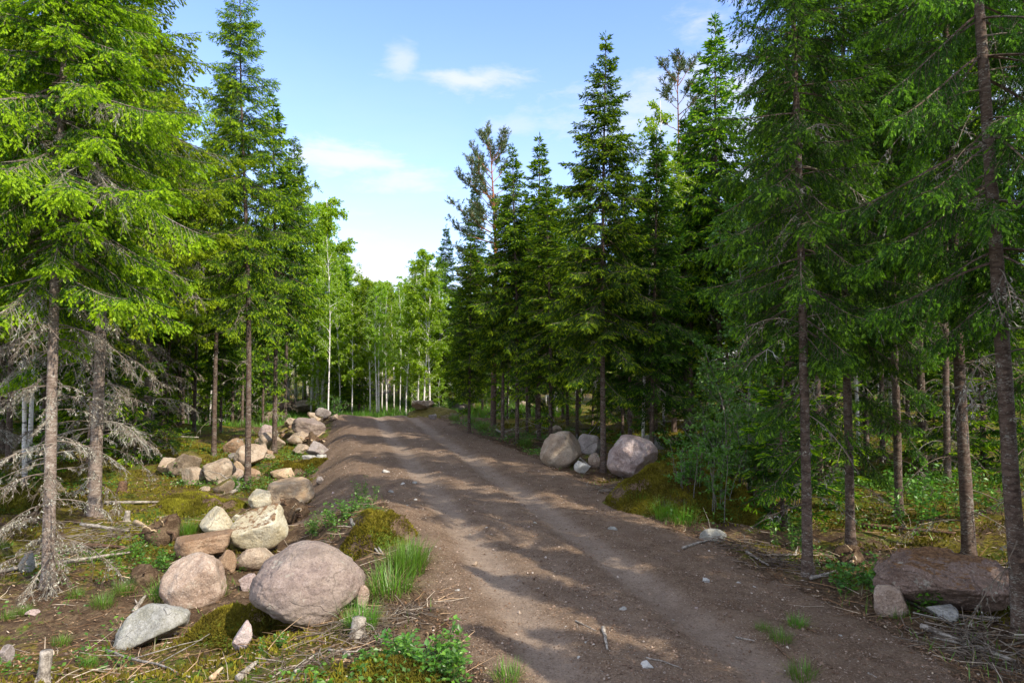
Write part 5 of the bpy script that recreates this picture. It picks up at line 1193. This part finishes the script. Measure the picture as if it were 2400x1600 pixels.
for px, H_, lb in [((1700, 1130), 3.4, 'slim leafy sapling left of the aspen'), ((1800, 1180), 2.8, 'slim leafy sapling right of the aspen'), ((1660, 1100), 2.6, 'slim sapling behind the mossy outcrop')]:
    p = ground_at(*px); plant_tree('sapling', SAP, p, lb, H=H_)
for px, H_, lb in [((1835, 1235), 3.6, 'young spruce with spreading boughs just left of the thin trunk at the road edge'), ((1650, 1085), 3.4, 'young spruce behind the mossy outcrop and its bushes'), ((1925, 1140), 3.8, 'young spruce between the two trunks at the road edge'), ((2215, 1120), 3.6, 'young spruce at the back of the clearing'), ((2310, 1090), 4.2, 'young spruce behind the thickest trunk'), ((1820, 1120), 2.8, 'young spruce behind the leafy bushes'), ((1780, 1095), 3.0, 'young spruce behind the aspen'), ((1860, 1090), 2.6, 'young spruce left of the thin trunk at the road edge')]:
    T_('spruce_tree', SP['young'], px, lb, H=H_)
# ground cover: bilberry carpet in the clearing and low greenery, grass beyond the crest
rng = np.random.default_rng(1500); g = Geo()
def carpet(g, cx, cy, rx, ry, n, leaf, hh, rng):
    a_ = rng.uniform(0, 6.283, n); r_ = np.sqrt(rng.uniform(0, 1, n)); x_ = cx + rx * r_ * np.cos(a_); y_ = cy + ry * r_ * np.sin(a_)
    keep = fbm(x_ * .9, y_ * .9, seed=95, oct=2) > -.25 + rng.normal(0, .15, n); x_, y_ = x_[keep], y_[keep]
    s_, u_ = su(x_, y_); k2 = (u_ > uR(s_) + .1) | (u_ < uL(s_) - .1) | (s_ > 46); x_, y_ = x_[k2], y_[k2]; m = len(x_)
    if not m: return
    z_ = height(x_, y_) + rng.uniform(.02, hh, m); Ls = leaf * rng.uniform(.6, 1.3, m)
    leaf_quads(g, np.column_stack([x_, y_, z_]), nrm(rng.normal(0, 1, (m, 3)) * [1, 1, .4]), nrm(rng.normal(0, .5, (m, 3)) + [0, 0, 1]), Ls, Ls * .62, np.clip(rng.uniform(.1, 1, m), 0, 1))
for cx, cy, rx, ry, n in [(8.4, 15.6, 2.0, 1.5, 5200), (10.5, 19, 2.2, 2.0, 2600), (13.5, 25, 4, 4, 2600), (7.0, 12.2, 1.4, .8, 700), (-8.5, 22, 2.5, 4, 3500), (-12, 28, 5, 5, 4500), (1.0, 27, 2.4, 3.2, 3500), (.4, 21.0, .8, 1.6, 1200), (-1.6, 31, 1.2, 3, 1500), (4, 30, 3, 5, 3000), (-13, 17, 3, 3, 1500), (-6.2, 9.0, 1.4, .6, 700), (-5.2, 7.3, 1.2, .5, 800), (-6.5, 11.5, 1.5, 1.2, 700), (-2.4, 11.6, .9, .8, 600), (-1.2, 5.3, .7, .4, 500), (3.1, 12.6, .9, 1.2, 900), (4.6, 9.4, .8, .7, 500)]:
    carpet(g, cx, cy, rx, ry, n, .05 * (1 + cy / 60), .22, rng)
tag(obj('ground_cover', g.mesh('ground_cover', M['leaf'], False)), kind='stuff')
g = Geo(); n = 16000
x_ = rng.uniform(-26, 4, n); y_ = rng.uniform(38, 66, n); s_, u_ = su(x_, y_); k2 = ((s_ > 41) | (u_ < -5) | (u_ > 3.5)) & (np.abs(u_) < 13); x_, y_ = x_[k2], y_[k2]; n = len(x_)
blades(g, np.column_stack([x_, y_, height(x_, y_)]), nrm(rng.normal(0, .28, (n, 3)) + [0, 0, 1]), rng.uniform(.25, .6, n), rng.uniform(.03, .06, n), a=rng.uniform(.35, 1, n), rng=rng, wide=.3)
tag(obj('grass', g.mesh('grass', M['grass'], False)), kind='stuff')
g = Geo(); n = 9000
s_, u_ = spots(n, rng, 4.5, 30, -9, 9, 1.1); k2 = floor_ok(s_, u_, rng, .15); s_, u_ = s_[k2], u_[k2]; x_, y_ = xy(s_, u_)
k2 = fbm(x_ * .7, y_ * .7, seed=97, oct=3) > .12 + rng.normal(0, .12, len(x_)); x_, y_, s_ = x_[k2], y_[k2], s_[k2]; n = len(x_)
blades(g, np.column_stack([x_, y_, height(x_, y_)]), nrm(rng.normal(0, .45, (n, 3)) + [0, 0, 1]), rng.uniform(.06, .2, n), rng.uniform(.005, .010, n) * (1 + .05 * s_), a=rng.choice([.05, .5, .8, 1], n), cross=False, wide=.3)
tag(obj('grass', g.mesh('sparse_grass', M['grass'], False)), kind='stuff')

# moss hummocks
cushion((580, 1478), 230, .26, 'mossy soil mound in front of the largest boulder', 601, .8, .75)
cushion((940, 1590), 190, .13, 'golden moss hummock at the near road edge', 602, .8, .1)
cushion((880, 1262), 150, .30, 'golden moss hummock under the crossed sticks', 603, .9, .3)
cushion((480, 1195), 170, .32, 'dark mossy hummock behind the cream boulders', 604, .7, .7)
cushion((700, 1105), 110, .25, 'mossy soil lump behind the orange tan block', 605, .7, .5)
cushion((30, 1200), 130, .5, 'mossy hummock left of the nearest weathered trunk', 606, .8, .5)
cushion((1615, 1152), 300, .56, 'broad outcrop overgrown with ochre moss beside the whitish pink boulder', 607, .8, .35, 'mossy_outcrop')

# stumps, roots, sticks
stump((838, 1492), 'small sawn stump with torn bark below the largest boulder', 16, 42, 701)
stump((100, 1600), 'grey barkless stump at the lower corner', 13, 70, 702)
stump((286, 1155), 'short dark stump on the mossy floor behind the weathered trunks', 9, 26, 703, 'wood_brown')
stump((297, 1222), 'tiny grey stump right of the second weathered trunk', 6, 24, 704)
def rootball(px, rpx, label, seed):
    p = ground_at(*px); r_ = rpx / FPX * p[1]; p[2] += r_ * .5
    t = thing('root_clump', label, 'root clump', tuple(p)); rng = np.random.default_rng(seed)
    V, T = rock_shape(seed, (r_ * 2, r_ * 1.5, r_ * 1.9), 5, .16, 4); g = Geo(); g.add(V, None, T, a=.0); obj('soil_core', g.mesh('soil_core', M['ground']), t)
    for i in range(13):
        d_ = nrm(rng.normal(0, 1, 3) + [0, -.5, .1]); q = np.linspace(.5, 1.0 + rng.uniform(.3, 1.1), 7)
        P = d_ * (q * r_)[:, None] + np.cumsum(rng.normal(0, .07, (7, 3)), 0) * r_ + np.array([0, 0, -.25]) * (q ** 2 * r_ * .5)[:, None]
        g = Geo(); tube(g, P, r_ * rng.uniform(.05, .11) * np.linspace(1, .3, 7), k=5, seed=seed + i); obj('root', g.mesh('root', M['wood_brown'] if i % 3 else M['wood_pale']), t)
rootball((378, 1268), 42, 'torn-up root clump with dark soil left of the brown boulder', 711)
rootball((690, 1222), 38, 'torn root clump with soil right of the cream boulder', 712)
rootball((335, 1375), 34, 'clod of soil and roots left of the pink boulder', 713)
rootball((730, 1052), 28, 'dark root clump leaning on the mauve boulder', 714)
rootball((1990, 1330), 38, 'dark clod of roots between the two trunks at the road edge', 715)
for a_, b_, r_, lb, kw in [((820, 1225), (888, 1308), 6.0, 'pale bleached stick leaning on the moss, longer of two crossed ones', dict(up=-.0)), ((850, 1228), (897, 1308), 4.5, 'bent bleached stick beside the longer crossed one', {}),
    ((1411, 1478), (1427, 1530), 6.5, 'short grey curved stick lying on the road', dict(fork=0)), ((1350, 1460), (1398, 1484), 2.2, 'thin twig touching the short curved stick on the road', dict(fork=1)), ((1515, 1545), (1600, 1572), 2.2, 'thin curved twig right of the large white road stone', dict(fork=1, kink=.3)),
    ((245, 1182), (392, 1180), 5.5, 'straight birch log lying on moss behind the boulders', dict(fork=0, kink=.03)), ((195, 1232), (300, 1250), 6, 'grey fallen branch right of the second weathered trunk', {}), ((195, 1285), (290, 1292), 8, 'brown log behind the nearest weathered trunk', dict(mat='wood_brown', fork=0)),
    ((0, 1345), (112, 1322), 6, 'pale branch running from the photo edge to the nearest weathered trunk', {}), ((130, 1325), (305, 1300), 6, 'grey branch lying right of the nearest weathered trunk', {}), ((318, 1232), (358, 1255), 7, 'orange broken branch in the torn root clump', dict(mat='wood_pale', fork=0)),
    ((250, 1530), (448, 1592), 5, 'long thin dark branch below the flat grey boulder', dict(fork=3)), ((313, 1440), (342, 1402), 8, 'weathered stick stuck in soil above the flat grey boulder', {}), ((690, 1585), (745, 1540), 6, 'grey branch at the lower border below the largest boulder', {}), ((770, 1530), (855, 1535), 3.5, 'pale crooked branch near the little stump', dict(kink=.25)),
    ((800, 1530), (825, 1548), 7, 'short bleached root piece near the little stump', {}), ((850, 1560), (985, 1548), 4.5, 'bleached stick crossing the near moss hummock', dict(kink=.2)), ((545, 1158), (570, 1118), 5, 'pale broken branch at the foot of the tall slender spruce', {}), ((695, 1200), (735, 1165), 11, 'thick broken log end against the orange tan block', dict(mat='wood_brown', fork=0)),
    ((560, 1600), (600, 1560), 12, 'split grey wood piece at the lower border', dict(fork=0)), ((495, 1600), (520, 1575), 9, 'pale wood chip at the lower border left of the split piece', dict(fork=0, mat='wood_pale')), ((1002, 1320), (1008, 1290), 4, 'tiny white upright stick at the road edge', dict(fork=0)),
    ((310, 1025), (465, 1032), 4, 'long fallen branch in the sunlit moss', dict(fork=1, kink=.04)), ((2160, 1475), (2265, 1515), 9, 'thick pale log among sticks by the thickest trunk', dict(fork=0)), ((2290, 1525), (2380, 1560), 9, 'pale log at the lower corner by the thickest trunk', dict(fork=0)), ((2130, 1420), (2340, 1545), 4, 'long thin branch across the pile by the thickest trunk', {}),
    ((2250, 1452), (2345, 1455), 6, 'grey branch behind the light grey stone', {}), ((2180, 1500), (2390, 1540), 3.5, 'thin grey branch on the pile by the thickest trunk', {}), ((2020, 1235), (2240, 1255), 7, 'long dark fallen trunk across the clearing', dict(mat='wood_brown', fork=0, kink=.03)), ((1750, 1298), (1800, 1330), 5, 'crooked branch in brushwood left of the thin trunk', {}), ((1790, 1308), (1885, 1303), 5, 'branch lying horizontally left of the thin trunk', {}),
    ((1725, 1498), (1768, 1506), 3, 'thin pale twig on the road shoulder', dict(fork=0)), ((1810, 1515), (1868, 1560), 3.5, 'curved brown twig on the road shoulder', dict(fork=0, mat='wood_brown')), ((1885, 1475), (1915, 1487), 3.5, 'short brown twig beside the shoulder moss', dict(fork=0, mat='wood_brown')), ((2035, 1585), (2055, 1594), 4, 'short pale stick at the lower border on the road', dict(fork=0)),
    ((1630, 990), (1520, 994), 4, 'pale fallen trunk in deep shade behind the outcrop', dict(fork=0)), ((1160, 1010), (1195, 1030), 4, 'fallen branch at the foot of the pine', {}), ((1390, 1100), (1330, 1012), 3, 'thin branch behind the purplish boulder', {}), ((1600, 1290), (1690, 1262), 4, 'branch over the low grey stone', {}), ((1900, 1360), (1960, 1345), 5, 'broken branch at the thin trunk foot', {}), ((2060, 1410), (2085, 1428), 5, 'pale bark piece before the squarish reddish stone', dict(fork=0))]:
    lay(a_, b_, r_ * .8, lb, int(a_[0] * 7 + a_[1]), **kw)
# heaps of brushwood nobody could count
rng = np.random.default_rng(1600); g = Geo()
for px, wpx, n, tone in [((1465, 1150), 70, 150, .45), ((1740, 1290), 70, 110, .3), ((1840, 1330), 80, 110, .3), ((2270, 1510), 110, 140, .5), ((2330, 1560), 70, 80, .5), ((870, 1480), 100, 170, .45), ((240, 1265), 110, 160, .55), ((720, 1560), 110, 70, .45), ((160, 1300), 110, 120, .6), ((1560, 985), 120, 170, .3), ((2180, 1330), 90, 90, .35), ((960, 1440), 50, 60, .4)]:
    c_ = ground_at(*px); w_ = wpx / FPX * c_[1]
    x_ = c_[0] + rng.normal(0, .55, n) * w_; y_ = c_[1] + rng.normal(0, .5, n) * w_; hz = np.abs(rng.normal(0, .06, n)) * min(1.5, w_ * 2) + .012
    D = nrm(np.column_stack([rng.normal(0, 1, n), rng.normal(0, 1, n), rng.normal(0, .10, n)])); Ln = rng.uniform(.12, .5, n) * min(1.1, .5 + w_)
    P0 = np.column_stack([x_, y_, height(x_, y_) + hz]) - D * (Ln / 2)[:, None]; P1 = P0 + D * (Ln * .5)[:, None]; P2 = P1 + nrm(D + rng.normal(0, .22, (n, 3)) * [1, 1, .5]) * (Ln * .5)[:, None]
    r_ = rng.uniform(.0025, .006, n) * (1 + c_[1] * .02); aa = np.clip(tone - .2 + rng.normal(0, .2, n), 0, .9)
    sticks(g, P0, P1, r_, r_ * .8, k=4, a=aa); sticks(g, P1, P2, r_ * .8, r_ * .4, k=4, a=aa)
tag(obj('brushwood', g.mesh('brushwood', M['dead'], False)), kind='stuff')
